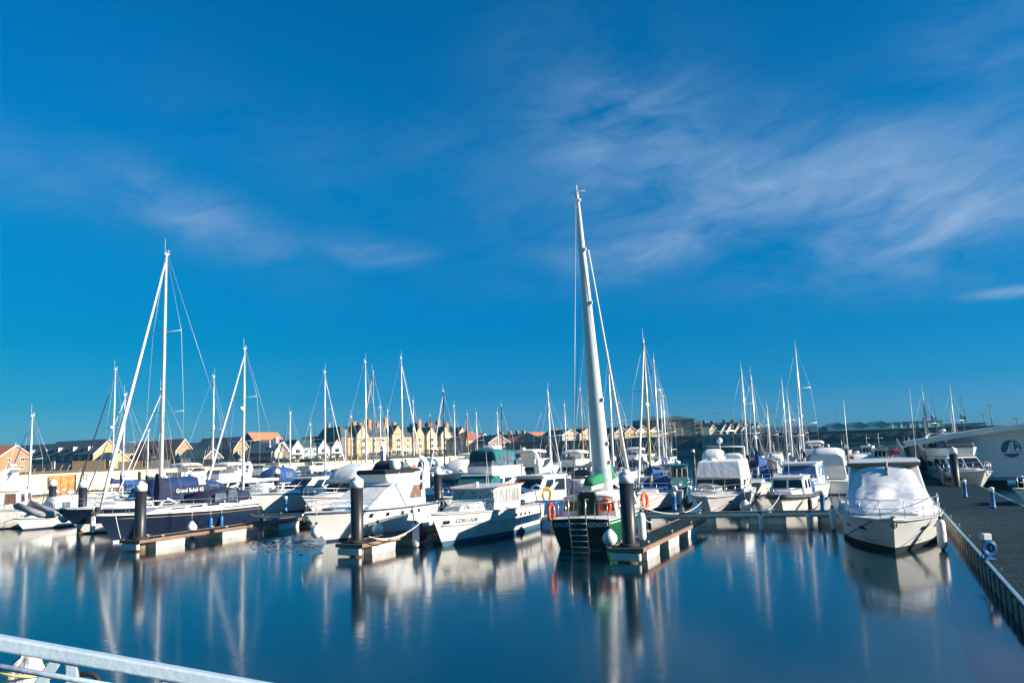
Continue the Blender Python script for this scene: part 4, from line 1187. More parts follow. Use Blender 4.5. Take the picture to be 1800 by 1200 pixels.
# row of little pointed gables
for k, (px, mm, lb) in enumerate([(1237, creamy, 'yellow pointed gable house at the left end of the little row'), (1258, cream, 'second pointed gable house in the little row, pale, beside a narrow twin'), (1268, cream, 'third pointed gable house in the little row, narrow twin'),
        (1282, cream, 'pointed gable house with a pinkish front in the middle of the little row'), (1295, creamy, 'pointed gable house with a wide yellow front, fifth in the little row'), (1309, cream, 'sixth pointed gable house in the little row, behind a mast'), (1318, creamy, 'yellow pointed gable house at the right end of the little row')]):
    r = house(lb, px, 330, 14, 4.6 if k not in (0, 4) else 5.4, 3.4, 7.4, rot=R(-66), wm=mm, rm=slate, z0=6.3, wx=[(0, 2.0, 1.5, 1.5), (0, 4.4, 1.1, 1.1)], group='little row of pointed gable houses', zs=.68)
for px, lb in ((1247, 'slate roofed house with a chimney stack behind the left end of the gable row'), (1283, 'slate roofed house with a chimney stack behind the middle of the gable row'), (1300, 'slate roofed house with a chimney stack behind the right part of the gable row')):
    house(lb, px, 350, 9, 8, 5, 9.6, rot=R(-20), wm=brick_d, rm=slate, z0=6.3, chim=[(-1.5, 0, 1.4, 2.4), (2, 0, 1.4, 1.8)], group='slate houses behind the gable row', zs=.66)
house('long low white building with a small pointed middle gable', 1378, 320, 26, 8, 3.0, 4.2, rot=R(-16), wm=rendw, rm=slate, z0=6.3, wy=rowwin((-10, -6, 6, 10), (1.6,)), name='pavilion', cat='pavilion', zs=.75)
# green industrial sheds
shedm = mat('teal sheeting', (0.09, 0.30, 0.33), .6, var=.12, world=True, stretch=(6, 6, .2))
shedr = mat('pale shed roof', (0.28, 0.33, 0.34), .6, var=.1, world=True)
p = EYE + ray(1520, 780) * (420 / ray(1520, 780).y)
r = thing('industrial_shed', 'teal sheeted industrial shed with a three humped roof', 'shed', (p.x, p.y, 6.3), R(-10))
r.scale = (1, 1, .62)
for i in range(3):
    xc = -14 + i * 10.5
    mb = MB().prism([(xc - 5.2, 0), (xc + 5.2, 0), (xc + 5.2, 6.6), (xc + 2.6, 7.6), (xc, 9.4), (xc - 2.6, 7.6), (xc - 5.2, 6.6)], -8, 14, 'y')
    mb.build('bay', shedm, r)
    MB().prism([(xc - 5.3, 6.65), (xc - 2.6, 7.65), (xc, 9.45), (xc + 2.6, 7.65), (xc + 5.3, 6.65), (xc + 5.3, 6.9), (xc, 9.8), (xc - 5.3, 6.9)], -8.5, 14.5, 'y').build('roof', mat('dark shed roof', (0.20, 0.27, 0.31), .6, var=.1), r)
MB().box((24, 2, 4.2), (26, 14, 8.4)).build('hall', shedm, r)
MB().box((24, 2, 8.5), (27, 15, .4)).build('hall_roof', shedr, r)
mb = MB()
for i in range(6):
    mb.box((13 + i * 4.4, -5.1, 4.2), (.9, .12, 7.6))
mb.build('column', rendw, r)
MB().box((48, 4, 2.8), (22, 12, 5.6)).build('annex', shedm, r)
MB().box((48, 4, 5.7), (23, 13, .3)).build('annex_roof', rendw, r)
p = EYE + ray(1425, 780) * (430 / ray(1425, 780).y)
r = thing('barrel_shed', 'low dark green barrel roofed shed left of the three humped shed', 'shed', (p.x, p.y, 6.3), R(-10))
r.scale = (1, 1, .55)
MB().prism([(-13, 0), (13, 0), (13, 3.6), (9, 5.6), (3, 6.9), (-3, 7.1), (-8, 6.0), (-13, 3.2)], -10, 10, 'y').build('shell', mat('dark teal sheeting', (0.10, 0.17, 0.19), .7, var=.15), r)
MB().box((0, -10.06, 1.8), (4, .1, 3.4)).build('door', shedr, r)

# the lock footbridge in front of the dark wall
p = EYE + ray(1200, 790) * (268 / ray(1200, 790).y)
r = thing('footbridge', 'dark flat footbridge on piers spanning the lock entrance', 'footbridge', (p.x, p.y, 0), ANG_V + R(10))
MB().box((0, 0, 6.4), (34, 3, .9)).build('deck', darkst, r)
mb = MB()
for i in range(5):
    mb.box((-15 + 7.5 * i, 0, 2.6), (.9, 2.4, 7))
mb.build('pier', darkst, r)
mb = MB()
for sg in (-1.4, 1.4):
    mb.tube([(-17, sg, 7.9), (17, sg, 7.9)], .06, 5)
    for i in range(18):
        mb.tube([(-17 + 2 * i, sg, 6.8), (-17 + 2 * i, sg, 7.9)], .04, 4)
mb.build('handrail', steel, r)
p = EYE + ray(1178, 790) * (262 / ray(1178, 790).y)
mb = MB()
r = thing('quay_railing', 'pale railing fence along the landing below the footbridge', 'railing', (p.x, p.y, 2.6), ANG_V + R(8))
for i in range(24):
    mb.tube([(-12 + i, 0, 0), (-12 + i, 0, 1.2)], .05, 4)
mb.tube([(-12, 0, 1.2), (11, 0, 1.2)], .05, 4).tube([(-12, 0, .6), (11, 0, .6)], .04, 4).build('rail', mat('cream painted rail', (.55, .48, .3), .6), r)
p = EYE + ray(1274, 790) * (246 / ray(1274, 790).y)
r = thing('lock_hut', 'grey lock control hut with a flat roof below the pointed gables', 'hut', (p.x, p.y, 2.5), ANG_V + R(8))
MB().box((0, 0, 1.9), (13, 5, 3.8)).build('wall', mat('grey hut panel', (.22, .26, .27), .8, var=.1), r, .03)
MB().box((0, 0, 3.95), (13.6, 5.6, .3)).build('roof', rendg, r, .03)
for i in range(5):
    MB().box((-4.8 + 2.4 * i, -2.53, 2.3), (1.5, .08, 1.2)).build('window', wing, r)

# fences and hedge on the left shore
def garden_wall(label, px0, px1, depth, h, m_, z0=2.7, name='garden_wall'):
    a = EYE + ray(px0, 820) * (depth / ray(px0, 820).y); b = a + (Vector((VD.x, VD.y, 0)) if False else Vector((1, -.12, 0)).normalized()) * ((px1 - px0) / 1400 * depth)
    d = b - a; L = d.length
    r = thing(name, label, 'fence' if 'fence' in name else 'wall', (a.x, a.y, z0), math.atan2(d.y, d.x))
    mb = MB(); n = max(2, int(L / 1.9))
    pst = MB()
    for i in range(n):
        mb.box((L * (i + .5) / n, 0, h / 2 - .15), (L / n - .12, .06 if 'fence' in name else .22, h + .3))
        pst.box((L * i / n, 0, h / 2 - .1), (.14, .14, h + .5))
    pst.box((L, 0, h / 2 - .1), (.14, .14, h + .5))
    mb.build('panel', m_, r); pst.build('post', m_, r)
garden_wall('pale brick garden wall in front of the yellow gabled terrace', 127, 188, 238, 2.6, brick_y)
garden_wall('tan timber fence in front of the orange brick houses', 208, 252, 236, 2.0, fencew, name='garden_fence')
garden_wall('greyish timber fence below the two tall brick gables', 255, 300, 240, 2.0, mat('grey fence boards', (.36, .30, .23), .9, var=.2), name='garden_fence')
garden_wall('short pale fence behind the navy sail cover', 318, 334, 234, 2.2, mat('grey fence boards', (.36, .30, .23), .9), name='garden_fence')
garden_wall('dark boarded fence under the dormered terrace at far left', 30, 126, 240, 2.2, mat('dark fence boards', (.06, .065, .07), .9, var=.2), name='garden_fence')
garden_wall('dark timber fence under the grey roofed houses', 335, 470, 240, 1.8, mat('dark fence boards', (.06, .065, .07), .9), name='garden_fence')
leafm = mat('hedge leaf', (0.03, 0.06, 0.03), .8, var=.5, scale=3, world=True)
def hedge(label, px0, px1, depth, h, z0=2.7):
    a = EYE + ray(px0, 800) * (depth / ray(px0, 800).y); L = (px1 - px0) / 1400 * depth
    r = thing('hedge', label, 'hedge', (a.x, a.y, z0), R(-8))
    mb = MB()
    for i in range(int(L * 46)):
        x, y, z = random.uniform(0, L), random.gauss(0, .5), abs(random.gauss(.45, .3)) * h * (1 + .35 * mnoise.noise(Vector((i * .003, 0, px0))))
        z = min(z, h * 1.15 + .3 * mnoise.noise(Vector((x * .6, px0, 0))))
        s = random.uniform(.14, .34)
        u_ = Vector((random.uniform(-1, 1), random.uniform(-1, 1), random.uniform(-1, 1))).normalized(); v_ = u_.orthogonal().normalized()
        c = Vector((x, y, z))
        mb.add([c - u_ * s, c + v_ * s * .6, c + u_ * s, c - v_ * s * .6], [(0, 1, 2, 3)])
    mb.build('foliage', leafm, r)
    st = MB()
    for i in range(int(L / 1.2)):
        st.tube([(.6 + 1.2 * i, 0, -.1), (.6 + 1.2 * i + random.uniform(-.2, .2), 0, h * .8)], .04, 4)
    st.build('stem', mat('hedge stem', (.05, .035, .02), .9), r)
hedge('dark green hedge along the quay below the red roofed houses', 812, 872, 272, 2.0)
hedge('long dark hedge along the quay left of the dark dock wall', 876, 935, 282, 2.2)
hedge('scrubby brown bushes on the quay below the teal roofed terrace', 470, 606, 238, 1.5)
hedge('low scrub on the quay in front of the apartment block', 612, 800, 262, 1.6)

# cranes, lamp posts and poles on the skyline
cranem = mat('crane steel', (0.13, 0.10, 0.12), .7, var=.2)
def crane(label, px, py, depth, z0=6.3):
    t = at_depth(px, py, depth); h = t.z - z0
    r = thing('dock_crane', label, 'crane', (t.x, t.y, z0), R(random.uniform(-30, 30)), 'dockyard cranes on the skyline')
    mb = MB()
    for sx in (-1, 1):
        for sy in (-1, 1):
            mb.tube([(sx * 2.6, sy * 2.6, 0), (sx * 1.2, sy * 1.2, h * .34)], .28, 5)
    for k in range(3):
        q = 2.6 - k * .55; z = h * .11 * k
        for sx in (-1, 1):
            mb.tube([(sx * q, -q, z), (sx * (q - .5), q - .5, z + h * .11)], .14, 4)
            mb.tube([(-q, sx * q, z), (q - .5, sx * (q - .5), z + h * .11)], .14, 4)
    mb.build('tower', cranem, r)
    MB().box((0, 0, h * .38), (3.4, 3.0, h * .09)).box((-1.5, 0, h * .44), (1.6, 2.2, h * .05)).build('cab', cranem, r, .1)
    j = MB()
    for sy in (-.6, .6):
        j.tube([(1.2, sy, h * .42), (.2, sy * .2, h)], .16, 5)
    for k in range(9):
        a = k / 9; b = (k + 1) / 9
        j.tube([(1.2 - a, -.6 * (1 - .8 * a), h * (.42 + .58 * a)), (1.2 - b, .6 * (1 - .8 * b), h * (.42 + .58 * b))], .09, 4)
    j.tube([(-1.4, 0, h * .62), (.2, 0, h)], .07, 4).tube([(-1.4, 0, h * .4), (-1.4, 0, h * .62)], .2, 5)
    j.build('jib', cranem, r)
crane('distant grey purple dock crane just right of the mast with a left leaning stay', 1638, 698, 620)
crane('distant grey purple dock crane behind the stayed mast', 1624, 704, 640)
crane('distant grey purple dock crane, rightmost, above the white floating hall', 1689, 696, 600)
crane('faint distant dock crane left of the low white pavilion', 1353, 722, 700)
lampm = mat('lamp post grey', (0.12, 0.13, 0.14), .6, var=.1)
def post(label, px, py, depth, z0=6.3, head=True):
    t = at_depth(px, py, depth)
    r = thing('lamp_post', label, 'lamp post', (t.x, t.y, z0), 0, 'tall lamp posts on the skyline')
    h = t.z - z0
    MB().lathe([(.16, 0), (.14, h * .3), (.09, h)], n=8).build('pole', lampm, r)
    MB().box((0, 0, h), (1.7 if head else .5, .4, .35)).build('lamp_head', lampm, r, .05)
for a in [('tall lamp post left of the middle gables of the little row', 1252, 726, 420), ('second tall lamp post close above the little gable row', 1264, 725, 420), ('lamp post behind the long low white pavilion', 1356, 724, 460), ('lamp post above the three humped shed', 1471, 723, 460), ('short lamp post left of the three humped shed', 1448, 745, 460),
          ('lamp post above the arched roof of the white hall, right of the cranes', 1729, 727, 240), ('tall lamp post with small head above the white hall', 1740, 712, 240), ('low lamp post at the far right above the white hall', 1787, 735, 240), ('short lamp post left of the rightmost crane', 1668, 740, 420), ('lamp post right of the barrel roofed shed', 1332, 748, 420)]:
    post(*a)
for a in [('slim tan chimney shaft behind the right end of the teal roofed terrace', 578, 743, 380, 2.7)]:
    t = at_depth(a[1], a[2], a[3])
    r = thing('chimney_shaft', a[0], 'chimney', (t.x, t.y, a[4]))
    h = t.z - a[4]
    MB().lathe([(1.2, 0), (.8, h * .7), (.75, h - .5)], n=12).build('shaft', mat('pinkish brick', (0.34, 0.24, 0.19), .9), r)
    MB().lathe([(.9, h - .5), (.95, h - .1), (.7, h)], n=12).build('rim', brick_o, r)
# a white caravan like site cabin on the left quay and raking shores in front of it
p = EYE + ray(93, 822) * (150 / ray(93, 822).y)
r = thing('site_board', 'white site notice board on legs on the left quay', 'notice board', (p.x, p.y, 2.75), R(-20))
MB().box((0, 0, 1.5), (.95, .12, 1.4)).build('board', trim, r, .01)
MB().tube([(-.35, .05, 0), (-.35, .05, 1.6)], .05, 5).tube([(.35, .05, 0), (.35, .05, 1.6)], .05, 5).build('leg', darkfr, r)
for px in (42, 57, 73, 86, 102, 115):
    p = EYE + ray(px, 825) * (148 / ray(px, 825).y)
    hh = 1.0 if px < 90 else 1.5
    tag(MB().tube([(p.x, p.y, 2.7), (p.x + .55 * hh, p.y + .1, 2.75 + hh)], .05, 6).tube([(p.x + .1, p.y, 2.7), (p.x + .55 * hh, p.y + .1, 2.75 + hh * .99)], .03, 5).build('raking_strut', fencew), 'short raking timber strut standing on the left quay', 'strut', 'raking struts on the left quay')

# ------------------------------------------------------------------ floating white hall on the right
hallw = mat('white hall cladding', (0.74, 0.77, 0.78), .55, var=.05, scale=.5, world=True)
hallr = mat('grey hall roof', (0.27, 0.32, 0.36), .5, var=.08, scale=.5, world=True)
hc = at_depth(1686, 840, 64)
hall = thing('floating_hall', 'white floating hall with arched roof and a round sailing emblem', 'floating building', (hc.x, hc.y, 0), R(-25))
arch = [(-3.6, 3.62), (-2, 3.86), (0, 4.16), (3, 4.56), (6, 4.86), (10, 5.05), (15, 5.1), (22, 4.95), (30, 4.5)]
prof = [(0, .75)] + [(x, z - .16) for x, z in arch if x >= 0] + [(30, .75)]
MB().prism(prof, 0, 13, 'y').build('wall', hallw, hall)
roofp = arch + [(x, z - .34) for x, z in arch[::-1]]
MB().prism([(x, z) for x, z in arch] + [(x, z - .15) for x, z in arch[::-1]], -.9, 14, 'y').build('roof', hallr, hall)
MB().prism([(x, z - .04) for x, z in arch] + [(x, z - .36) for x, z in arch[::-1]], -1.0, -.92, 'y').build('fascia', hallw, hall)
MB().box((15, 6.4, .62), (30.4, 13.4, .26)).build('base_deck', hallr, hall, .02)
mb = MB()
for i in range(7):
    mb.box((2 + i * 4.3, 5.5, .2), (2.6, 10, .58))
mb.build('float', darkfr, hall)
mb = MB()
mb.box((-2.9, 1.2, 2.1), (.6, .7, 3.1)).box((-2.9, 9, 2.1), (.5, .5, 3.1)).box((-1.0, 6, 2.0), (1.6, 8, 2.7))
mb.build('porch_column', mat('hall porch grey', (.25, .3, .32), .6, var=.1), hall)
def disc(cx, cz, rx, rz, a0=0, a1=2 * math.pi, n=36):
    return [(cx + rx * math.cos(a0 + (a1 - a0) * i / n), cz + rz * math.sin(a0 + (a1 - a0) * i / n)) for i in range(n + (0 if a1 - a0 > 6.2 else 1))]
emb = MB().prism(disc(3.75, 2.87, .68, .68), -.03, .0, 'y').build('emblem', mat('emblem blue', (.015, .14, .27), .5, var=.05), hall)
mb = MB()
mb.prism([(3.42, 2.62), (3.70, 2.62), (3.70, 3.36)], -.05, -.034, 'y')
mb.prism([(3.74, 2.62), (3.92, 2.62), (3.92, 3.44), (3.74, 3.44)], -.05, -.034, 'y')
mb.prism([(3.98, 2.66), (4.4, 2.66), (4.2, 3.0), (4.02, 2.78)], -.05, -.034, 'y')
mb.prism([(4.0, 3.3), (4.34, 2.98), (4.3, 3.08), (4.08, 3.34)], -.05, -.034, 'y')
mb.prism([(3.1, 2.5), (4.42, 2.5), (4.38, 2.6), (3.14, 2.6)], -.05, -.034, 'y')
mb.build('sail_mark', letterw, emb)
# ------------------------------------------------------------------ the nearest boats, one by one
NU = ANG_U + math.pi            # bow towards the camera
# --- white flybridge cruiser behind the second pile
bt = Boat('flybridge_cruiser', 'white cruiser with black topped flybridge and square portholes, behind the second pile', 'motor boat', at_level(574, 952), NU, 9.6, 3.6, 1.28, 1.50, gel, antif, stripe_n, rake=.17, fine=3.0, stem_at=True, strake=stripe_n, sternw=.94)
z = bt.dz(0)
Cabin(bt, 'foredeck_trunk', 1.0, 3.3, 1.0, 2.7, z, z + .3, shelf=.45, za1=bt.dz(3.3) - .02, zb1=bt.dz(2.7) + .06, bevel=.1)
MB().lathe([(.30, 0), (.30, .05), (.24, .08), (.02, .09)], (3.25, .15, bt.dz(3.2) + .06), 16).build('deck_hatch', glass, bt.root)
c = Cabin(bt, 'saloon', -3.7, 1.7, -3.9, -.75, z, z + 1.12, shelf=.16, wt=(1.38, 1.25), bevel=.06)
c.panes('ps', [(.10, .36, .30, .92)], m_=glassbrown)
c.panes('f', [(.03, .49, .1, .95), (.51, .97, .1, .95)], m_=cwhite)
c.panes('ps', [(.52, .80, .52, .94)], m_=cwhite, name='window_cover')
MB().frustum(-4.2, -.55, 1.48, 1.36, z + 1.12, -4.2, -.75, 1.5, 1.36, z + 1.26).build('upper_deck', gel, bt.root, .03)
f = flybridge(bt, -3.6, -.75, 1.38, z + 1.26, .50, screen=False)
mb = MB()
prof = [(-3.65, 1.28), (-3.2, 1.42), (-1.4, 1.38), (-.62, .9), (-.62, -.9), (-1.4, -1.38), (-3.2, -1.42), (-3.65, -1.28)]
mb.loft([[(x, y, z + 1.70) for x, y in prof], [(x * .99, y * 1.01, z + 1.84) for x, y in prof], [(x * .96, y * .9, z + 1.92) for x, y in prof]], 0, False)
mb.build('flybridge_cover', cblack, f)
tent(bt, [(-3.3, .9, z + 1.84, .2), (-3.0, .95, z + 1.84, .5), (-2.3, .92, z + 1.86, .55), (-1.9, .8, z + 1.86, .25)], cnavy, .6, 'flybridge_hood', [(-2.95, -2.3, .95, z + 2.0, z + 2.25)])
MB().ball((-2.0, .65, z + 2.12), .32, 0, 12, 8).build('covered_wheel', cwhite, f)
a = radar_arch(bt, -3.7, 1.55, z + .8, 1.75, -.35, .26, extras=False)
MB().tube([(-2.4, -.4, z + 1.8), (-2.45, -.4, z + 3.4)], .05, 6, r1=.03).box((-2.42, -.4, z + 2.6), (.22, .22, .7)).ball((-2.42, -.4, z + 3.1), .14).build('signal_mast', plastw, bt.root)
whip(bt, -3.9, 1.2, z + 2.5, 2.2, .05); whip(bt, -3.9, -1.2, z + 2.5, 1.8, .05)
hull_ports(bt, [-2.6, -1.8, -.9, .35, 1.5], .80, .26, .07)
rail(bt, .0, 4.35, .5, 6)
MB().box((-4.5, 0, .28), (.8, 2.9, .1)).build('bathing_platform', gel, bt.root, .03)
MB().tube([(4.7, 0, 1.55), (5.0, 0, 1.42), (4.85, 0, 1.1)], .04, 6).box((4.75, 0, 1.25), (.08, .34, .22)).build('anchor', steel, bt.root)

# --- old cabin cruiser with curtained wheelhouse
bt = Boat('cabin_cruiser', 'old white cabin cruiser with pale curtained wheelhouse windows and blue bottom, between two fingers', 'motor boat', at_level(779, 960), NU, 9.8, 2.95, 1.22, 1.48, gelold, antiblue, antiblue, rake=.10, fine=2.5, stem_at=True, strake=gelgrey, sternw=.86, curve=1.5, bootz=.22)
z = bt.dz(0)
l2 = MB()
for sg in (1, -1):
    pts = [bt.hull_pt(x, .62) for x in [-4.7 + .47 * i for i in range(20)]]
    l2.tube([(p[0], p[1] * sg * 1.006, p[2]) for p in pts], .035, 5)
l2.build('knuckle_strake', gelgrey, bt.hull)
fc = Cabin(bt, 'fore_cabin', 1.0, 3.2, 1.0, 2.75, z, z + .48, shelf=.30, za1=bt.dz(3.2) - .02, zb1=bt.dz(2.7) + .28, m_=gelold)
fc.panes('f', [(.06, .94, .25, .8)], m_=glasspale, frame=gelgrey)
fc.panes('ps', [(.1, .46, .25, .8), (.54, .9, .25, .8)], m_=glasspale)
wh = Cabin(bt, 'wheelhouse', -1.9, 1.35, -2.1, .85, z, z + 1.02, shelf=.22, m_=gelold, wt=(1.22, 1.12), roof=1.2, roofm=gel, zb1=z + .98)
wh.panes('f', [(.05, .33, .40, .90), (.37, .63, .40, .90), (.67, .95, .40, .90)], m_=glasspale, frame=gelgrey)
wh.panes('ps', [(.06, .34, .3, .88), (.39, .64, .3, .88), (.69, .93, .34, .88)], m_=glasspale, frame=teak)
MB().tube([(1.0, 1.24, z + 1.07), (-2.2, 1.32, z + 1.12)], .03, 5).tube([(1.0, -1.24, z + 1.07), (-2.2, -1.32, z + 1.12)], .03, 5).build('roof_rail', orangespar, wh.o)
tent(bt, [(-4.3, 1.15, z + .42, .15), (-3.9, 1.2, z + .45, .26), (-2.6, 1.22, z + .55, .42), (-2.05, 1.2, z + .65, .38)], croyal, .6, 'cockpit_awning')
dg = MB()
for sg in (1, -1):
    dg = MB()
    for i in range(5):
        dg.tube([(-4.7 + .6 * i, (bt.half(-4.7 + .6 * i) - .1) * sg, z), (-4.7 + .6 * i, (bt.half(-4.7 + .6 * i) - .1) * sg, z + .62)], .02, 5)
    dg.plate([(-4.7, (bt.half(-4.7) - .1) * sg, z + .1), (-2.4, (bt.half(-2.4) - .1) * sg, z + .1), (-2.4, (bt.half(-2.4) - .1) * sg, z + .58), (-4.7, (bt.half(-4.7) - .1) * sg, z + .58)], .02)
    dg.build('rail_dodger', cwhite, bt.root)
hull_ports(bt, [-2.6, -2.0, -1.4, -.85], .74, .24, .055)
hull_ports(bt, [4.05], .72, .34, .05)
for sg in (1, -1):
    q = bt.side_quad(2.15, 3.75, .66, .82, sg)
    c0, cx_, cy_ = bil(q, .5, .5), Vector(q[1]) - Vector(q[0]), Vector(q[3]) - Vector(q[0])
    if sg < 0:
        lettering('name_lettering', 'CORCLADE', .26, lettern, bt.root, frame_matrix(c0 + Vector((0, sg * .03, 0)), cx_, cy_))
    else:
        lettering('name_lettering', 'CORCLADE', .26, lettern, bt.root, frame_matrix(c0 + Vector((0, sg * .03, 0)), -cx_, cy_))
rail(bt, 1.2, 4.5, .5, 5)
whip(bt, .2, .5, z + 1.05, 1.7, .12); whip(bt, -1.2, -.3, z + 1.05, .8, .05)
MB().tube([(.5, 0, z + 1.05), (.5, 0, z + 1.3)], .1, 8).build('roof_vent', plastw, bt.root)
MB().tube([(-4.75 , .9 + .3 * math.cos(t), z + .55 + .3 * math.sin(t)) for t in [2 * math.pi * i / 16 for i in range(16)]], .06, 7, closed=True).build('ring_buoy', plastw, bt.root)

# --- green motor sailer, stern to the camera
sp = at_level(1016, 963)
L = 9.3
lc = Vector((sp.x, sp.y, 0)) + UD * (L / 2 - .1)
bt = Boat('motor_sailer', 'dark green motor sailer with a huge tapering white mast, stern to the camera', 'motor sailer', lc, ANG_U + R(3), L, 3.25, 1.18, 1.6, greenh, antif, antif, rake=.14, fine=2.3, sternw=.74, wl=.80, draft=.3, transom=-.25, transmat=blackgreen, strake=aluw)
z = bt.dz(-3)
bw = MB()
for sg in (1, -1):
    pts = [bt.hull_pt(x, .86) for x in [-4.8 + .5 * i for i in range(19)]]
    bw.tube([(p[0], p[1] * sg * 1.01, p[2]) for p in pts], .045, 5)
bw.build('sheer_moulding', mat('pale green paint', (.25, .42, .33), .4, var=.1), bt.hull)
hs_ = Cabin(bt, 'deckhouse', -3.5, .9, -3.45, .5, z - .05, z + .74, w=(1.26, 1.26), wt=(1.12, 1.1), bevel=.06)
hs_.panes('ps', [(.05, .3, .3, .82), (.36, .6, .3, .82), (.66, .9, .3, .82)], m_=glassbrown)
hs_.panes('b', [(.03, .28, .3, .82), (.72, .97, .3, .82)], m_=glassbrown)
# curved roof
secs = [(-3.58, 1.12, z + .72, .14), (-3.5, 1.15, z + .72, .18), (-1, 1.16, z + .72, .20), (.55, 1.12, z + .72, .15)]
MB().canopy(secs, .9, 14).build('roof', gel, hs_.o)
dr = MB().prism([(-.42, z - .1), (.42, z - .1), (.42, z + .80), (.32, z + 1.0), (-.32, z + 1.0), (-.42, z + .80)], -3.72, -3.46, 'x').build('companionway', mat('dark door frame', (.03, .035, .04), .4), hs_.o, .03)
mb = MB()
for y0 in (-.36, .02):
    mb.box((-3.74, y0 + .17, z + .42), (.05, .30, .74))
mb.build('door_glass', glass, dr)
rr_ = MB()
edge = [(-3.3, 1), (-3.9, 1), (-4.75, .95)]
for sg in (1, -1):
    for x, k in edge:
        y = (bt.half(x) - .08) * sg
        rr_.tube([(x, y, z), (x, y, z + .62)], .02, 5)
    rr_.tube([(x, (bt.half(x) - .08) * sg, z + .62) for x, k in edge], .02, 6)
    rr_.tube([(-4.75, (bt.half(-4.75) - .08) * sg, z + .62), (-4.78, .62 * sg, z + .62), (-4.78, .62 * sg, z)], .02, 6)
rr_.build('stern_rail', steel, bt.root)
ld = MB()
for y in (.36, -.36):
    ld.tube([(-4.75, y, z + .75), (-5.2, y, z + .80), (-5.26, y, z + .1), (-5.0, y, -.1)], .028, 6)
for k in range(5):
    ld.tube([(-5.04 - .055 * k, .36, .1 + .24 * k), (-5.04 - .055 * k, -.36, .1 + .24 * k)], .022, 5)
ld.build('stern_ladder', steel, bt.root)
for txt, yy, mm in (('ELMA LEE', .80, letterb), ('ROCHESTER', -.76, letterw)):
    lettering('name_lettering', txt, .19, mm, bt.root, frame_matrix((-L / 2 - .25 * .80 - .025, yy, .97), (0, -1, 0), (-.21, 0, 1)) @ Matrix.Diagonal((.80, 1.35, 1, 1)), .015)
# mast, boom, cover
mbase = Vector((1.0, 0, z + 1.0))
top_w = at_depth(1014, 338, 36.6)
inv = Matrix.LocRotScale(bt.root.location, bt.root.rotation_euler.to_quaternion(), None).inverted()
mt_ = inv @ top_w
bs_ = inv @ at_depth(1061, 868, 36.6)
rings = []
for k in range(13):
    t = k / 12
    p = bs_.lerp(mt_, t)
    ch = .39 * (1 - t) ** .9 + .075
    rings.append([(p.x + ch * .62 * math.cos(2 * math.pi * q / 16), p.y + ch * math.sin(2 * math.pi * q / 16), p.z) for q in range(16)])
mast = MB().loft(rings).build('mast', mat('white mast paint', (.74, .74, .74), .25, var=.04, coat=.4), bt.root)
mb = MB().tube([mt_, mt_ + Vector((0, 0, .35))], .02, 5).tube([mt_ + Vector((0, -.4, .02)), mt_ + Vector((0, .3, .02))], .015, 5)
mb.ball((mt_.x, mt_.y - .12, mt_.z - .4), .07).build('masthead', plastw, mast)
bands = MB()
for t, h in ((.045, .03), (.075, .02)):
    p = bs_.lerp(mt_, t); ch = (.39 * (1 - t) ** .9 + .08) * 1.01
    bands.loft([[(p.x + ch * .62 * math.cos(2 * math.pi * q / 16), p.y + ch * math.sin(2 * math.pi * q / 16), p.z + dz_) for q in range(16)] for dz_ in (0, h)])
bands.build('mast_band', gelgrey, mast)
tk = MB()
for off in (-.39,):
    tk.tube([bs_.lerp(mt_, t) + Vector((-.1, off * ((1 - t) ** .9) + .08 * (1 if off > 0 else -1), 0)) for t in [k / 12 for k in range(13)]], .008, 4)
for t in (.10, .16, .3, .62, .8):
    p = bs_.lerp(mt_, t); ch = .39 * (1 - t) ** .9 + .08
    tk.box((p.x - .1, p.y - ch, p.z), (.1, .1, .16))
tk.build('mast_track', aluw, mast)
jt = bs_.lerp(mt_, .80) + Vector((.12, -.28, 0))
jb = Vector((4.45, 0, bt.dz(4.4) + .35))
MB().tube([jb + (jt - jb) * k / 8 for k in range(9)], .085, 7, r1=.03).build('furled_sail', cwhite, bt.root)
MB().tube([mt_ + Vector((0, .05, -.1)), (-4.7, .3, z + .3)], .012, 4).tube([bs_.lerp(mt_, .62) + Vector((0, .3, 0)), (-1.4, 1.45, z)], .012, 4).build('rigging', wire, mast)
bz = z + 1.22
bo = MB().tube([(4.1, -.25, bz + .1), (.4, 0, bz), (-3.3, .12, bz - .1)], .25, 10, flat=.62).build('boom', aluw, bt.root)
MB().canopy([(-3.35, .16, bz + .02, .12), (-3.3, .24, bz + .02, .34), (-1.2, .27, bz + .1, .42), (-.3, .25, bz + .12, .62), (.3, .23, bz + .15, .78), (.55, .2, bz + .15, .3)], .8, 10).build('sail_cover', cgreen, bo)
MB().tube([(.7, .5, z + .8), (.4, .1, bz)], .05, 6).tube([(.7, -.5, z + .8), (.4, -.1, bz)], .05, 6).tube([(.0, .0, z + .8), (.2, 0, bz)], .07, 6).build('boom_crutch', aluw, bt.root)
tent(bt, [(1.0, .9, z + .3, .3), (1.4, .95, z + .3, .5), (2.0, .8, z + .3, .2)], cwhite, .6, 'hatch_cover')
GREEN = bt
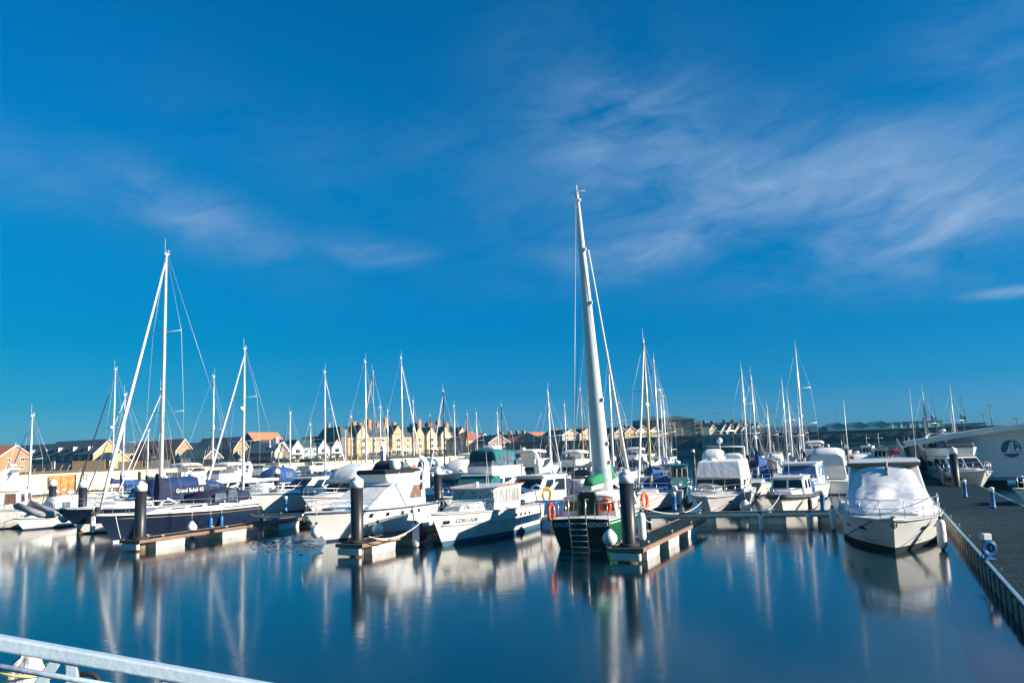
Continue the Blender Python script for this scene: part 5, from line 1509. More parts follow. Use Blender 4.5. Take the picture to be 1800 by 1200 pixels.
def buoy(label, loc, rz=0, tilt=0, rad=.30, m_=buoyo, horseshoe=True, th=.085):
    a0, a1 = (R(-60), R(240)) if horseshoe else (0, 2 * math.pi)
    n = 16
    pts = [(0, rad * math.cos(a0 + (a1 - a0) * i / n) * .72, rad * math.sin(a0 + (a1 - a0) * i / n)) for i in range(n + (1 if horseshoe else 0))]
    mb = MB().tube(pts, th, 8, closed=not horseshoe, mi=0)
    r = thing('lifebuoy', label, 'lifebuoy', loc, rz, 'lifebuoys hung on the boats')
    r.rotation_euler = (tilt, 0, rz)
    mb.build('ring', m_, r)
    st = MB()
    for a in (a0 + .5, (a0 + a1) / 2, a1 - .5):
        c_ = Vector((0, rad * math.cos(a) * .72, rad * math.sin(a)))
        st.ball(c_, th * 1.06, 0, 8, 6, .9, .45, .45)
    st.build('strap', plastw, r)
    return r
W_ = bt.root.matrix_basis if False else Matrix.LocRotScale(bt.root.location, bt.root.rotation_euler.to_quaternion(), None)
buoy('orange horseshoe lifebuoy on the aft bulkhead of the green motor sailer', W_ @ Vector((-3.66, -.78, z + .40)), bt.ang, 0, .27, th=.07)
buoy('orange lifebuoy hung outside the port quarter of the green motor sailer', W_ @ Vector((-4.3, 1.42, z + .20)), bt.ang + R(84), 0, .36, th=.07)
buoy('red orange lifebuoy at the starboard side of the green motor sailer, beside the pile', W_ @ Vector((-.6, -1.78, z + .38)), bt.ang + R(70), 0, .33, horseshoe=False, th=.075)

# --- cloth covered white cruiser on the right
bt = Boat('covered_cruiser', 'big white motor cruiser under a draped white cloth, bow on, at the main pontoon', 'motor boat', at_level(1574, 971), NU + R(1), 11.6, 3.9, 1.10, 1.26, gel, antif, antif, rake=.13, fine=3.4, stem_at=True, strake=gelgrey, sternw=.95, bootz=.20, wl=.92, finew=2.3)
z = bt.dz(0)
l2 = MB()
for sg in (1, -1):
    for zf, rr0 in ((.27, .018), (.20, .014)):
        pts = [bt.hull_pt(x, zf) for x in [-5.4 + .5 * i for i in range(20)] if x < 3.9]
        l2.tube([(p[0], p[1] * sg * .985 + .02 * sg, p[2]) for p in pts], rr0, 5)
l2.build('spray_rail', antif, bt.hull)
c = Cabin(bt, 'saloon', -4.6, 1.0, -4.4, -1.3, z, z + 1.78, shelf=.3, wt=(1.42, 1.3))
MB().frustum(-4.4, -.85, 1.5, 1.42, z + 1.86, -4.4, -.98, 1.46, 1.34, z + 1.97).build('hardtop', gel, bt.root, .04)
MB().frustum(-4.2, -.92, 1.42, 1.38, z + 1.72, -4.2, -.92, 1.42, 1.38, z + 1.86).build('visor', mat('brown grey trim', (.20, .17, .14), .6), bt.root)
# the cloth: hangs from the visor, over the screen, out over the foredeck
secs = [(-1.0, 1.46, z + .02, 1.74), (-.85, 1.50, z + .02, 1.68), (-.4, 1.56, z + .02, 1.32), (0, 1.60, z + .02, 1.02), (.5, 1.62, z + .02, .80), (1.1, 1.58, z + .03, .66), (1.8, 1.50, z + .03, .54), (2.5, 1.34, z + .05, .40), (3.2, 1.1, z + .08, .24), (3.7, .9, z + .1, .07)]
fine = []
for i in range(len(secs) - 1):
    for k in range(7):
        t = k / 7
        fine.append(tuple(secs[i][q] * (1 - t) + secs[i + 1][q] * t for q in range(4)))
fine.append(secs[-1])
rings = []
nn = 56
for x, wd, zb, h in fine:
    rg = []
    for j in range(nn + 1):
        a = math.pi * j / nn
        c_, s_ = math.cos(a), math.sin(a)
        y = wd * math.copysign(abs(c_) ** .66, c_); zz = zb + h * abs(s_) ** .66
        ridge = .20 * max(0, 1 - abs(y + .30 + .12 * (x - 1)) / .55) * max(0, 1 - abs(x - 1.0) / 1.5)
        fold = .010 * mnoise.noise(Vector((x * 1.1 + y * .9, y * .8 - x * .3, 3.3))) + .003 * mnoise.noise(Vector((x * 2.6 - y * 2.0, y * 1.4 + x, 9.1)))
        rn = 1 - abs(mnoise.noise(Vector((x * .9 + y * 1.7, y * .7 - x * .5, 2.2)))) * 2
        fold += .030 * max(0, rn) ** 12 + .010 * (1 - abs(mnoise.noise(Vector((x * 2.2 - y * 2.8, x * 1.9 + y, 7.7)))) * 2) ** 8
        fold += .003 * abs(math.sin(2.2 * (y + x * .8) + 2.5 * mnoise.noise(Vector((x, y, 5))))) * min(1, (x + .6))
        sag = -.10 * max(0, 1 - ((x - 1.2) / 1.0) ** 2) * max(0, 1 - (y / .9) ** 2)
        env = abs(s_) ** .4
        rg.append((x + fold * .4, y * (1 + fold * .25), zz + (fold + ridge + sag) * env))
    rings.append(rg)
MB().loft(rings, 0, True, True, True).build('draped_cover', mat('white cover cloth', (.70, .71, .73), .55, var=.03, scale=1.5, bump=.06, bscale=5, coat=.15), bt.root)
mb = MB()
for dx, dz_ in ((0, 0), (.12, -.22), (.2, -.45)):
    mb.ball((-.66 + dx * 1.6, .1, z + 1.62 + dz_), .085, 0, 8, 6)
mb.tube([(-.84, .1, z + 1.9), (-.7, .1, z + 1.65), (-.28, .1, z + 1.14)], .05, 6).ball((-.26, .18, z + 1.12), .06).ball((-.26, .02, z + 1.12), .06)
mb.build('hanging_charm', mat('grey plush', (.28, .27, .25), .9, var=.3), bt.root)
rail(bt, -.6, 5.15, .62, 5, inset=.1, r=.015, m_=mat('shaded rail steel', (.30, .33, .36), .35, metal=.6))  # darker grey-blue steel: the rail's shade is put into its colour
hull_ports(bt, [3.6, 2.2], .66, .42, .05)
MB().tube([(5.35, 0, 1.33), (5.75, 0, 1.22), (5.66, 0, .98)], .045, 6).box((5.6, 0, 1.08), (.07, .22, .12)).box((5.35, 0, 1.34), (.4, .14, .07)).build('anchor', mat('rust stained anchor', (.38, .27, .16), .7, var=.3), bt.root)
MB().tube([(4.6, -.5, bt.dz(4.6)), (4.75, -.75, 1.1), (3.9, -1.35, .7), (3.2, -1.62, .45)], .02, 5).build('bow_rope', cnavy, bt.root)
whip(bt, -2.0, -1.35, z + 2.0, 2.6, -.02, .03); whip(bt, -1.6, 1.3, z + 2.0, 2.9, 0.02)
MB().box((-4.6, -1.3, z + 2.0), (.3, .3, .2)).build('navigation_light', stripe_r, bt.root)
COVER = bt

# --- dark blue sailing yacht
bt = Boat('sailing_yacht', 'dark blue sailing yacht with lettered navy sail cover and thick white furled foresail', 'sailing yacht', at_level(200, 953), NU, 11.3, 3.6, 1.22, 1.5, navy, antif, letterw, rake=.10, fine=2.2, sternw=.74, wl=.80, stem_at=True, transom=.5, strake=aluw, band=navy, deck=deckm)
z = bt.dz(0)
gs = MB()
for sg in (1, -1):
    pts = [bt.hull_pt(x, .84) for x in [-5.3 + .5 * i for i in range(21)] if x < 4.9]
    gs.tube([(p[0], p[1] * sg * 1.008, p[2]) for p in pts], .014, 4)
gs.build('cove_line', stripe_g, bt.hull)
cr_ = Cabin(bt, 'coach_roof', -2.2, 3.1, -2.1, 2.4, z, z + .40, w=(1.25, .7), zb1=bt.dz(2.6) + .14, za1=bt.dz(3.1) - .02, bevel=.08)
cr_.panes('ps', [(.08, .26, .35, .75), (.32, .5, .35, .75), (.56, .74, .35, .72)])
MB().frustum(-5.2, -2.1, 1.05, 1.3, z, -5.1, -2.1, .98, 1.2, z + .28).build('cockpit_coaming', gel, bt.root, .05)
tp = inv = None
xm = 1.55
W_ = Matrix.LocRotScale(bt.root.location, bt.root.rotation_euler.to_quaternion(), None)
mw_ = W_ @ Vector((xm, 0, 0))
tpz = at_depth(298, 447, mw_.y).z
ms = sail_rig(bt, xm, tpz, z + .36, alu, True, None, cwhite, (.36, .68), .105, 4.4, z + 1.02, True, None, None, .10, True, True, False, jibfrom=.985)
bz = z + 1.02
secs = []
N_ = 12
for k in range(N_ + 1):
    t = k / N_
    x = xm + .30 - 4.5 * t
    h = (.50 + .85 * max(0, 1 - t * 4.2)) * (1 + .06 * math.sin(11 * t)) * (1 if t < .9 else .75)
    lo = bz - .16 - (.55 * max(0, 1 - t * 4.5))
    wd = .17 + .06 * max(0, 1 - t * 4)
    secs.append([(x, wd * math.sin(2 * math.pi * q / 12) * (1 + .07 * math.sin(3 * q + k * 2)), lo + (h + bz - .16 - lo) / 2 * (1 - math.cos(2 * math.pi * q / 12))) for q in range(12)])
cv = MB().loft(secs).build('sail_cover', cnavy, bt.root)
# bow points at the camera's left, so the camera sees the port side
lettering('cover_lettering', 'Grand Soleil 43', .33, letterw, cv, frame_matrix((xm - 1.9, .235, bz + .09), (-1, 0, 0), (0, 0, 1)), .02)
tent(bt, [(-3.4, 1.2, z + .2, .86), (-3.2, 1.25, z + .2, .95), (-2.2, 1.27, z + .25, .82), (-1.2, 1.15, z + .3, .48), (-.7, 1.0, z + .35, .1)], cdteal if False else cnavy, .62, 'sprayhood', [(-3.15, -2.3, 1.27, z + .34, z + .98), (-2.2, -1.25, 1.27, z + .38, z + .84)])
tent(bt, [(-4.9, .8, z + .25, .2), (-4.6, .95, z + .25, .62), (-3.7, 1.05, z + .25, .75), (-3.5, 1.05, z + .25, .3)], cnavy, .6, 'cockpit_cover')
MB().tube([(xm - 1.2, .0, z + .42), (xm - .1, 0, z + .9)], .06, 6).build('kicker', alu, bt.root)
rail(bt, -5.2, 5.3, .62, 9, inset=.1)
MB().tube([(-5.4, 1.1, bt.dz(-5.4) + .62), (-5.6, 0, bt.dz(-5.4) + .62), (-5.4, -1.1, bt.dz(-5.4) + .62)], .018, 5).build('stern_rail', steel, bt.root)
MB().box((5.7, 0, 1.64), (.6, .22, .12)).tube([(5.6, .1, 1.6), (5.9, .1, 1.5), (5.85, .1, 1.25)], .03, 5).build('anchor', darkfr, bt.root)
MB().lathe([(.11, 0), (.13, .1), (.13, .25), (.1, .3)], (5.55, 0, bt.dz(5.5) + .12), 8).build('furling_drum', darkfr, bt.root)

# --- navy and white sports cruiser left of it
bt = Boat('sports_cruiser', 'sleek sports cruiser with dark upper hull, lying left of the dark blue yacht', 'motor boat', at_level(150, 938), NU + R(-14), 10.6, 3.6, 1.25, 1.62, gel, antif, antif, band=navy, upper=True, rake=.17, fine=2.7, stem_at=True, strake=gelgrey)
z = bt.dz(0)
Cabin(bt, 'foredeck_trunk', .4, 4.5, .4, 3.5, z, z + .42, shelf=.4, za1=bt.dz(4.5) - .02, zb1=bt.dz(3.5) + .1, bevel=.12)
windscreen(bt, .9, 1.4, z + .36, .62, .75)
radar_arch(bt, -2.6, 1.6, z, 1.55, -.7, .25)
tent(bt, [(-5.4, 1.4, z, .7), (-5.0, 1.5, z, 1.25), (-3.0, 1.58, z + .1, 1.65), (-.6, 1.5, z + .3, 1.35), (.2, 1.3, z + .45, .75)], croyal, .6, wins=[(-4.4, -3.1, 1.56, z + .5, z + 1.15)])
rail(bt, -.4, 5.3, .55, 6)

# --- white trawler cut by the left frame edge
bt = Boat('trawler_yacht', 'tall white trawler yacht with arched saloon windows, cut by the left frame edge', 'motor boat', at_level(-12, 931) + Vector((-3.4, 1.0, 0)), R(196), 11.5, 3.8, 1.2, 1.7, gelold, antif, antif, rake=.12, fine=2.5, strake=gelgrey)
z = bt.dz(-2)
c = Cabin(bt, 'saloon', -4.4, 3.0, -4.3, 2.4, z, z + 1.18, shelf=.25, roof=1.0, bevel=.1)
c.panes('ps', [(.03, .13, .3, .88), (.17, .31, .3, .88), (.36, .46, .3, .88), (.52, .66, .3, .88), (.72, .9, .3, .88)], m_=glassbrown)
c.panes('b', [(.08, .4, .25, .85), (.6, .92, .25, .85)], m_=glassbrown)
f = flybridge(bt, -3.4, 1.6, 1.5, z + 1.28, .62, seat=True)
radar_arch(bt, -3.0, 1.4, z + 1.9, .8, -.4, .2)
tent(bt, [(-2.3, 1.2, z + 2.75, .1), (-2.0, 1.3, z + 2.8, .2), (.6, 1.3, z + 2.8, .2), (1.0, 1.2, z + 2.75, .1)], cblue, .6, 'bimini')
mb = MB()
for sg in (1, -1):
    mb.tube([(-5.6, .9 * sg, z), (-5.7, .9 * sg, z + 1.0), (-6.6, .9 * sg, z + 1.1)], .035, 6)
mb.build('davit', steel, bt.root)
rail(bt, -5.2, 5.1, .6, 8)
TRAWL = bt
W_ = Matrix.LocRotScale(bt.root.location, bt.root.rotation_euler.to_quaternion(), None)
pd = at_depth(66, 896, 50)
r = thing('inflatable_dinghy', 'grey inflatable dinghy hung tilted behind the white trawler yacht', 'dinghy', pd, R(0))
r.rotation_euler = (R(6), R(20), R(-8))
mb = MB()
for sg in (1, -1):
    mb.tube([(-1.1, .48 * sg, 0), (.5, .48 * sg, 0), (.95, .3 * sg, .05), (1.15, 0, .1)], .2, 10)
    mb.ball((-1.1, .48 * sg, 0), .2)
mb.build('tube', mat('grey hypalon', (.36, .34, .34), .7, var=.12), r)
MB().box((-.2, 0, -.1), (1.8, .7, .06)).build('floorboard', mat('dark dinghy floor', (.08, .08, .09), .8), r)
MB().box((-1.05, 0, .02), (.06, .8, .34)).build('transom', gelgrey, r)

# --- long low cream cruiser
bt = Boat('motor_cruiser', 'long low cream motor cruiser with dark wrap round screen, lying behind the first finger', 'motor boat', at_level(468, 903), NU + R(-6), 11.5, 3.4, 1.2, 1.55, gel2, antif, stripe_r, rake=.12, fine=2.7, stem_at=True, strake=stripe_n)
z = bt.dz(0)
Cabin(bt, 'foredeck_trunk', 1.0, 4.2, 1.0, 3.3, z, z + .35, shelf=.35, za1=bt.dz(4.2) - .02, zb1=bt.dz(3.3) + .1, bevel=.1)
c = Cabin(bt, 'saloon', -3.6, 2.1, -3.7, .5, z, z + 1.1, shelf=.2, roof=1.4, m_=gel)
c.panes('ps', [(.04, .34, .35, .9), (.40, .66, .35, .9), (.68, .86, .35, .9)])
c.panes('f', [(.03, .48, .2, .92), (.52, .97, .2, .92)])
MB().box((-3.9, 0, z + .7), (1.1, 2.4, .7)).build('aft_locker', gel, bt.root, .05)
l2 = MB()
for sg in (1, -1):
    pts = [bt.hull_pt(x, .80) for x in [-5.4 + .5 * i for i in range(16)]]
    l2.tube([(p[0], p[1] * sg * 1.01, p[2]) for p in pts], .03, 4)
l2.build('side_stripe', stripe_r, bt.hull)
rail(bt, .5, 5.1, .55, 6)
whip(bt, -1.5, .4, z + 1.2, 1.6, -.1)

# --- white motor yacht beyond the cross walkway, bow on
ps_ = at_depth(1251, 897, 47.5)
bt = Boat('flybridge_yacht', 'white motor yacht with boxy white cloth over its flybridge and dinghy on the foredeck', 'motor boat', (ps_.x, ps_.y), NU + R(2), 11.0, 3.6, 1.0, 1.06, gel, antif, stripe_r, rake=.13, fine=3.2, stem_at=True, strake=gelgrey)
z = bt.dz(0)
c = Cabin(bt, 'saloon', -4.3, .9, -4.2, .35, z, z + .86, shelf=.22, wt=(1.5, 1.42))
c.panes('f', [(.03, .36, .08, .92), (.38, .62, .08, .92), (.64, .97, .08, .92)])
c.panes('ps', [(.05, .3, .2, .85), (.35, .6, .2, .85), (.65, .93, .2, .85)])
o = MB().frustum(-3.6, .65, 1.5, 1.46, z + .86, -3.3, .05, 1.42, 1.3, z + 1.98, 0, None, z + 1.9).build('flybridge_cover', cwhite, bt.root, .08)
MB().tube([(.62, 1.46, z + .9), (.62, -1.46, z + .9)], .03, 5).build('cover_hem', cgrey, o)
MB().tube([(-3.2, 1.25, z + 1.8), (-3.25, 1.25, z + 2.75)], .07, 6).tube([(-3.25, 1.25, z + 2.75), (-3.25, -1.2, z + 2.85)], .04, 6).build('signal_mast', plastw, bt.root)
MB().tube([(-1.8, -.1, z + 1.9), (-1.8, -.1, z + 3.05)], .03, 5).ball((-1.8, -.1, z + 3.2), .2).build('radome', plastw, bt.root)
MB().lathe([(.3, 0), (.32, .1), (.22, .22), (.02, .25)], (-1.4, -.6, z + 1.85), 10).build('life_raft', plastw, bt.root)
rail(bt, -1, 4.9, .55, 6)
hull_ports(bt, [3.0], .62, .4, .06)
W_ = Matrix.LocRotScale(bt.root.location, bt.root.rotation_euler.to_quaternion(), None)
r = thing('tender', 'small white tender lying tilted on the foredeck of the cloth topped motor yacht', 'dinghy', W_ @ Vector((2.4, -.35, bt.dz(2.0) + .16)), NU + R(80))
r.rotation_euler = (R(20), R(4), NU + R(80)); r.scale = (.78, .78, .78)
rings = []
for x, wd, h in ((-1.0, .5, .34), (-.5, .58, .36), (.3, .55, .38), (.8, .34, .40), (1.12, .04, .44)):
    rings.append([(x, wd, h), (x, wd * .8, .05), (x, 0, -.04), (x, -wd * .8, .05), (x, -wd, h), (x, -wd * .86, h), (x, -wd * .7, .12), (x, wd * .7, .12), (x, wd * .86, h)])
MB().loft(rings, 0, False).build('hull', gel, r)
MB().box((-.3, 0, .26), (.25, 1.0, .04)).build('thwart', teak, r)

# --- little cabin boat with dark gunwale
ps_ = at_depth(1378, 899, 45.5)
bt = Boat('cabin_boat', 'small white cabin boat with a thick dark gunwale and blue canvas side, bow on', 'motor boat', (ps_.x, ps_.y), NU + R(-3), 6.8, 2.6, .85, 1.05, gelold, antif, antif, rake=.1, fine=3.2, stem_at=True, strake=cblack, bootz=.05)
z = bt.dz(0)
gw = MB()
for sg in (1, -1):
    gw.tube([(p.x, p.y * sg, p.z - .04) for p in bt.edge], .13, 7)
gw.build('gunwale', mat('dark gunwale', (.05, .055, .065), .7, var=.2), bt.root)
c = Cabin(bt, 'cabin', -1.6, .9, -1.6, .55, z, z + .98, shelf=.2, roof=.9)
c.panes('f', [(.05, .47, .38, .9), (.53, .95, .38, .9)])
c.panes('p', [(.1, .45, .35, .88), (.55, .9, .35, .88)]); c.panes('s', [(.02, .98, .1, .95)], m_=cblue, name='canvas_side')
Cabin(bt, 'fore_cabin', .8, 2.2, .8, 2.0, z, z + .36, shelf=.35, za1=bt.dz(2.2), zb1=bt.dz(2.0) + .25)
whip(bt, .5, .1, z + 1.0, 1.2, 0); rail(bt, .9, 2.7, .4, 3)
tent(bt, [(-3.2, 1.0, z, .5), (-2.9, 1.05, z, .85), (-1.7, 1.05, z, 1.02), (-1.6, 1.0, z, .9)], cblue, .5)

# --- white flybridge cruiser at the far side of the main pontoon
ps_ = at_level(1721, 863)
bt = Boat('flybridge_cruiser', 'white flybridge cruiser with navy bridge cover in front of the white floating hall', 'motor boat', (ps_.x, ps_.y), R(-103), 10.5, 3.5, 1.15, 1.5, gel, antif, stripe_n, rake=.17, fine=2.9, stem_at=True)
z = bt.dz(0)
Cabin(bt, 'foredeck_trunk', .8, 4.4, .8, 3.4, z, z + .35, shelf=.5, za1=bt.dz(4.4) - .02, zb1=bt.dz(3.4) + .1, bevel=.12)
c = Cabin(bt, 'saloon', -4.4, 1.9, -4.4, .2, z, z + 1.15, shelf=.25)
c.panes('f', [(.03, .48, .2, .88), (.52, .97, .2, .88)]); c.panes('ps', [(.05, .3, .35, .85), (.35, .62, .35, .85), (.68, .9, .35, .85)])
f = flybridge(bt, -4.0, .0, 1.5, z + 1.2, .62, screen=True)
MB().frustum(-4.1, .15, 1.54, 1.05, z + 1.88, -4.0, -.1, 1.42, .9, z + 2.1).build('bridge_cover', cnavy, f, .04)
radar_arch(bt, -3.4, 1.4, z + 1.95, 1.0, -.6, .2)
rail(bt, -.5, 5.2, .62, 7)
hull_ports(bt, [1.5, 2.6], .62, .5, .06)
# anchor locker patch on the bow
MB().tube([(5.3, 0, 1.56), (5.6, 0, 1.42), (5.5, 0, 1.15)], .04, 6).build('anchor', steel, bt.root)

# a white boat just entering at the right frame edge
ps_ = at_level(1826, 904)
bt = Boat('motor_cruiser', 'white boat with railed bow entering at the right frame edge beyond the main pontoon', 'motor boat', (ps_.x, ps_.y), R(182), 8.5, 3.0, 1.05, 1.3, gel, antif, stripe_n, rake=.14, stem_at=True)
rail(bt, -1, 3.8, .6, 5); Cabin(bt, 'saloon', -3, 1.6, -3, .8, bt.dz(0), bt.dz(0) + 1.1).panes('ps', [(.1, .5, .3, .85), (.55, .9, .3, .85)])
# ------------------------------------------------------------------ sailing yachts further back (mast top px, py, depth)
Y = yacht
AU = ANG_U
S2 = (.36, .66)
Y('small white sloop with a bare pale boom beside the trawler yacht at far left', 57, 731, 60.9, 7.0, NU + R(10), cover=cwhite, jib=cblue, hood=None, jr=.05)
Y('white sloop with radar dome on its mast and dark furled foresail, far left', 203, 649, 79.4, 9.5, NU, cover=croyal, jib=cnavy, radar=.52, hood=cblue, jr=.07)
Y('white sloop close right of the radar domed mast, pale furled foresail', 220, 694, 71.8, 9.0, NU, cover=cblue, jib=cwhite, hood=cblue)
Y('white sloop with long royal blue sail cover behind the foresail of the dark yacht', 284, 684, 70, 9.5, NU + R(-8), cover=croyal, jib=cwhite, hood=croyal)
Y('short masted white sloop far off between the dark yacht mast and its foresail', 261, 757, 96, 7.6, NU, cover=cnavy, jib=cwhite, hood=None)
Y('white sloop with a round reflector half way up its mast, before brick gables', 376, 662, 81.6, 9.6, AU, cover=cwhite, jib=None, reflector=True, hood=cgrey)
Y('cream ketch like yacht with tall white mast, radar dome and steep furled foresail', 430, 613, 63.2, 10.6, NU + R(4), hullm=gel2, cover=cwhite, jib=cwhite, radar=.58, spread=S2, hood=cwhite, jr=.08)
Y('white sloop with thick white mast and dark thin foresail, near the pink flag', 510, 726, 96.8, 8.0, NU, cover=cnavy, jib=cnavy, radar=.45, hood=None, rmast=.11)
Y('tiny distant sloop with a white topped mast before the teal roofed terrace', 546, 746, 122, 7.2, AU, cover=cblue, jib=None, hood=None, rails=False)
Y('white sloop with slender tall mast and stay falling right, in front of the ochre gable', 571, 654, 81.5, 9.8, AU, cover=cnavy, jib=cwhite, hood=cblue, spread=S2)
Y('white sloop with the left one of the two tall masts before the apartment block', 642, 636, 79.2, 10.2, AU, cover=cwhite, jib=None, spread=S2, hood=cnavy)
Y('yacht with bright yellow sail cover and yellow furled foresail before the apartment block', 655, 654, 91.1, 9.6, NU, cover=cyellow, jib=cyellow, hood=cyellow, spread=S2, covh=.42)
Y('old yacht with varnished tan mast left of the apartment block', 617, 733, 101.8, 8.6, NU, mastm=woodspar, cover=croyal, jib=None, hood=None)
Y('far sloop with dark stay at the left corner of the apartment block', 607, 758, 128, 7.6, NU, cover=cblue, jib=None, hood=None, rails=False)
Y('far sloop with brown mast just left of the first cream gable', 635, 746, 120.6, 8.2, AU, mastm=woodspar, cover=cgrey, jib=None, hood=None, rails=False)
Y('distant white sloop in front of the second chimney of the apartment block', 668, 715, 112, 9.0, AU, cover=cblue, jib=None, hood=None)
Y('distant white sloop in front of the tall third chimney of the apartment block', 681, 722, 128, 9.2, NU, cover=cwhite, jib=None, hood=None, rails=False)
Y('white sloop with the tallest mast before the apartment block, foresail sloping right', 705, 629, 90, 11.2, AU, cover=cwhite, jib=cwhite, spread=S2, hood=cnavy, jr=.075)
Y('white sloop with slim pale mast just right of the tallest one before the apartment block', 726, 706, 102, 8.8, AU, cover=cred, jib=None, hood=None)
Y('white sloop with dark mast and pale foresail before the apartment block', 779, 688, 97, 9.4, NU, mastm=blackspar, cover=cnavy, jib=cwhite, hood=cblue)
Y('distant sloop with plain mast at the right end of the apartment block', 798, 714, 116, 8.8, AU, cover=cwhite, jib=None, hood=None, rails=False)
Y('distant sloop with thin dark mast before the last gables of the apartment block', 756, 731, 132, 8.6, AU, mastm=blackspar, cover=cblue, jib=None, hood=None, rails=False)
Y('old gaffer with an orange varnished mast before the hipped red roof', 821, 728, 142, 9.5, NU, mastm=orangespar, cover=cred, jib=None, hood=None, rails=False, rmast=.13)
Y('distant sloop with white mast before the right side of the hipped red roof', 837, 727, 126, 8.4, NU, cover=cblue, jib=None, hood=None, rails=False)
Y('distant sloop with pale tan mast right of the grey brick gabled house', 874, 727, 112, 8.0, AU, mastm=alu, cover=cnavy, jib=None, hood=None)
Y('distant yacht with a black mast before the low cottage', 881, 713, 134.6, 9.6, NU, mastm=blackspar, cover=cnavy, jib=None, hood=None, rails=False, rmast=.11)
Y('white sloop with fat white sail cover and foresail sloping right, left of the huge mast', 963, 691, 66, 9.8, AU + R(8), cover=cwhite, jib=cwhite, hood=cwhite, covh=.5, rmast=.10)
Y('white sloop with leaning slim mast and blue sail cover between two cream gables', 992, 713, 106, 8.6, AU, cover=croyal, jib=None, hood=cblue)
Y('yacht with varnished yellow mast close left of the huge white mast', 1020, 684, 93.1, 8.8, AU, mastm=woodspar, cover=cred, jib=None, hood=None)
Y('white sloop with silver mast brushing the left side of the huge white mast', 1028, 601, 75.6, 10.5, AU, cover=cnavy, jib=None, spread=S2, hood=cnavy)
Y('white sloop with mast top just right of the huge white mast', 1069, 638, 58.9, 8.8, AU, cover=cnavy, jib=None, hood=cnavy)
Y('distant yacht with a bent topped varnished mast before the yellow gables', 1087, 709, 112, 8.8, NU, mastm=woodspar, cover=cblue, jib=None, hood=None)
Y('white sloop with golden mast and steep foresail, moored beyond the cross walkway', 1131, 601, 53, 9.2, NU + R(2), mastm=mat('gold anodised spar', (.56, .45, .24), .35, metal=.3), cover=cblue, jib=cwhite, spread=S2, hood=cblue, radar=.56, jr=.07)
Y('white sloop with tall silver mast before the slate apartment house', 1149, 634, 77.5, 9.6, AU, cover=cwhite, jib=None, hood=cnavy, spread=S2)
Y('distant sloop with thin mast, left one of a close pair by the lock bridge', 1160, 688, 97, 8.6, AU, cover=cblue, jib=None, hood=None)
Y('sloop with thin pale mast, right one of a close pair by the lock bridge', 1165, 696, 85.6, 8.0, NU, cover=cwhite, jib=None, hood=cnavy)
Y('white sloop with slim mast behind the cloth topped motor yacht', 1303, 651, 79.9, 9.6, NU, cover=cblack, jib=None, hood=cblack, spread=S2)
Y('sloop with bright royal blue boom tent right of the cloth topped motor yacht', 1320, 665, 63.0, 8.2, NU + R(-4), cover=cblue, jib=None, hood=cblue, covh=.62, radar=.40)
Y('distant sloop with short pale mast left of the white pavilion', 1348, 716, 97, 7.6, NU, cover=cblue, jib=None, hood=None)
Y('distant sloop with pair of radar pods on its mast, before the white pavilion', 1374, 672, 105.8, 9.2, NU, cover=cwhite, jib=None, hood=None, radar=.50)
Y('sloop with bare leaning mast right of the pavilion gable', 1385, 705, 69.5, 8.0, NU, cover=cgrey, jib=None, hood=None)
Y('white sloop with tall mast and radar dome behind the blue banded cruiser', 1398, 613, 82, 11.0, NU, cover=cnavy, jib=None, spread=S2, hood=cnavy, radar=.42)
Y('distant sloop with thin mast close right of the tallest mast on the right half', 1403, 720, 122, 8.6, NU, cover=cblue, jib=None, hood=None, rails=False)
Y('sloop with white mast and dark foresail sloping left, at the head of the main pontoon', 1621, 688, 98, 8.8, NU, cover=cnavy, jib=cnavy, hood=None)
Y('distant sloop whose mast rises behind the arched roof of the white hall', 1670, 685, 112, 9.4, NU, cover=cwhite, jib=None, hood=None)

# ------------------------------------------------------------------ motor boats further back (px, depth, length, heading, style)
M = motorboat
M('white cruiser under a navy tent with silver arch behind the dark yacht mast', 262, 78.4, 8.0, NU, 'express', canvas=cnavy)
M('white flybridge cruiser with leaning radar arch, right of the lettered sail cover', 378, 70.3, 9.0, NU, 'fly', canvas=cwhite, arch=True)
M('cream trawler with dark saloon windows behind the long low cream cruiser', 452, 80.2, 11, NU + R(5), 'fly', canvas=cnavy, top=gel2)
M('white launch under a boxy royal blue tent left of a black pile', 474, 71.4, 7.5, NU, 'covered', canvas=cblue)
M('white fishing boat with wheelhouse windows and a pink flag, before the quay wall', 504, 92, 7.0, NU, 'wheelhouse', win=glassbrown)
M('white cruiser under a domed pale blue white cover behind the second pile cap', 612, 59.6, 10.5, NU, 'covered', canvas=cwhite)
M('low sports boat with royal blue tent behind the roof of the long cream cruiser', 558, 88.8, 7.5, NU, 'express', canvas=cblue)
M('white cruiser with red striped side and small brown windows, left of the dark capped pile', 752, 68.5, 9.2, NU, 'aftcabin', canvas=cgrey, win=glassbrown, band=stripe_r)
M('white hulled cruiser with teal tented cockpit left of the big teal tented flybridge', 785, 58, 9.5, NU, 'express', canvas=cdteal)
M('low teal tented sports boat between the white flybridge cruiser and the old cabin cruiser', 766, 63.1, 8.0, NU, 'express', canvas=cteal, lift=-.1)
bt = M('white flybridge cruiser under a boxy teal and dark green tent', 846, 53, 10.5, NU, 'fly', canvas=None)
z = bt.dz(0)
tent(bt, [(-3.3, 1.0, z + 1.5, 1.25), (-3.2, 1.05, z + 1.5, 1.45), (-1.2, 1.05, z + 1.5, 1.55), (-.2, 1.02, z + 1.5, 1.5), (-.1, .98, z + 1.5, 1.35)], cteal, .3, 'bridge_tent', [(-2.8, -.6, 1.06, z + 1.9, z + 2.7)])
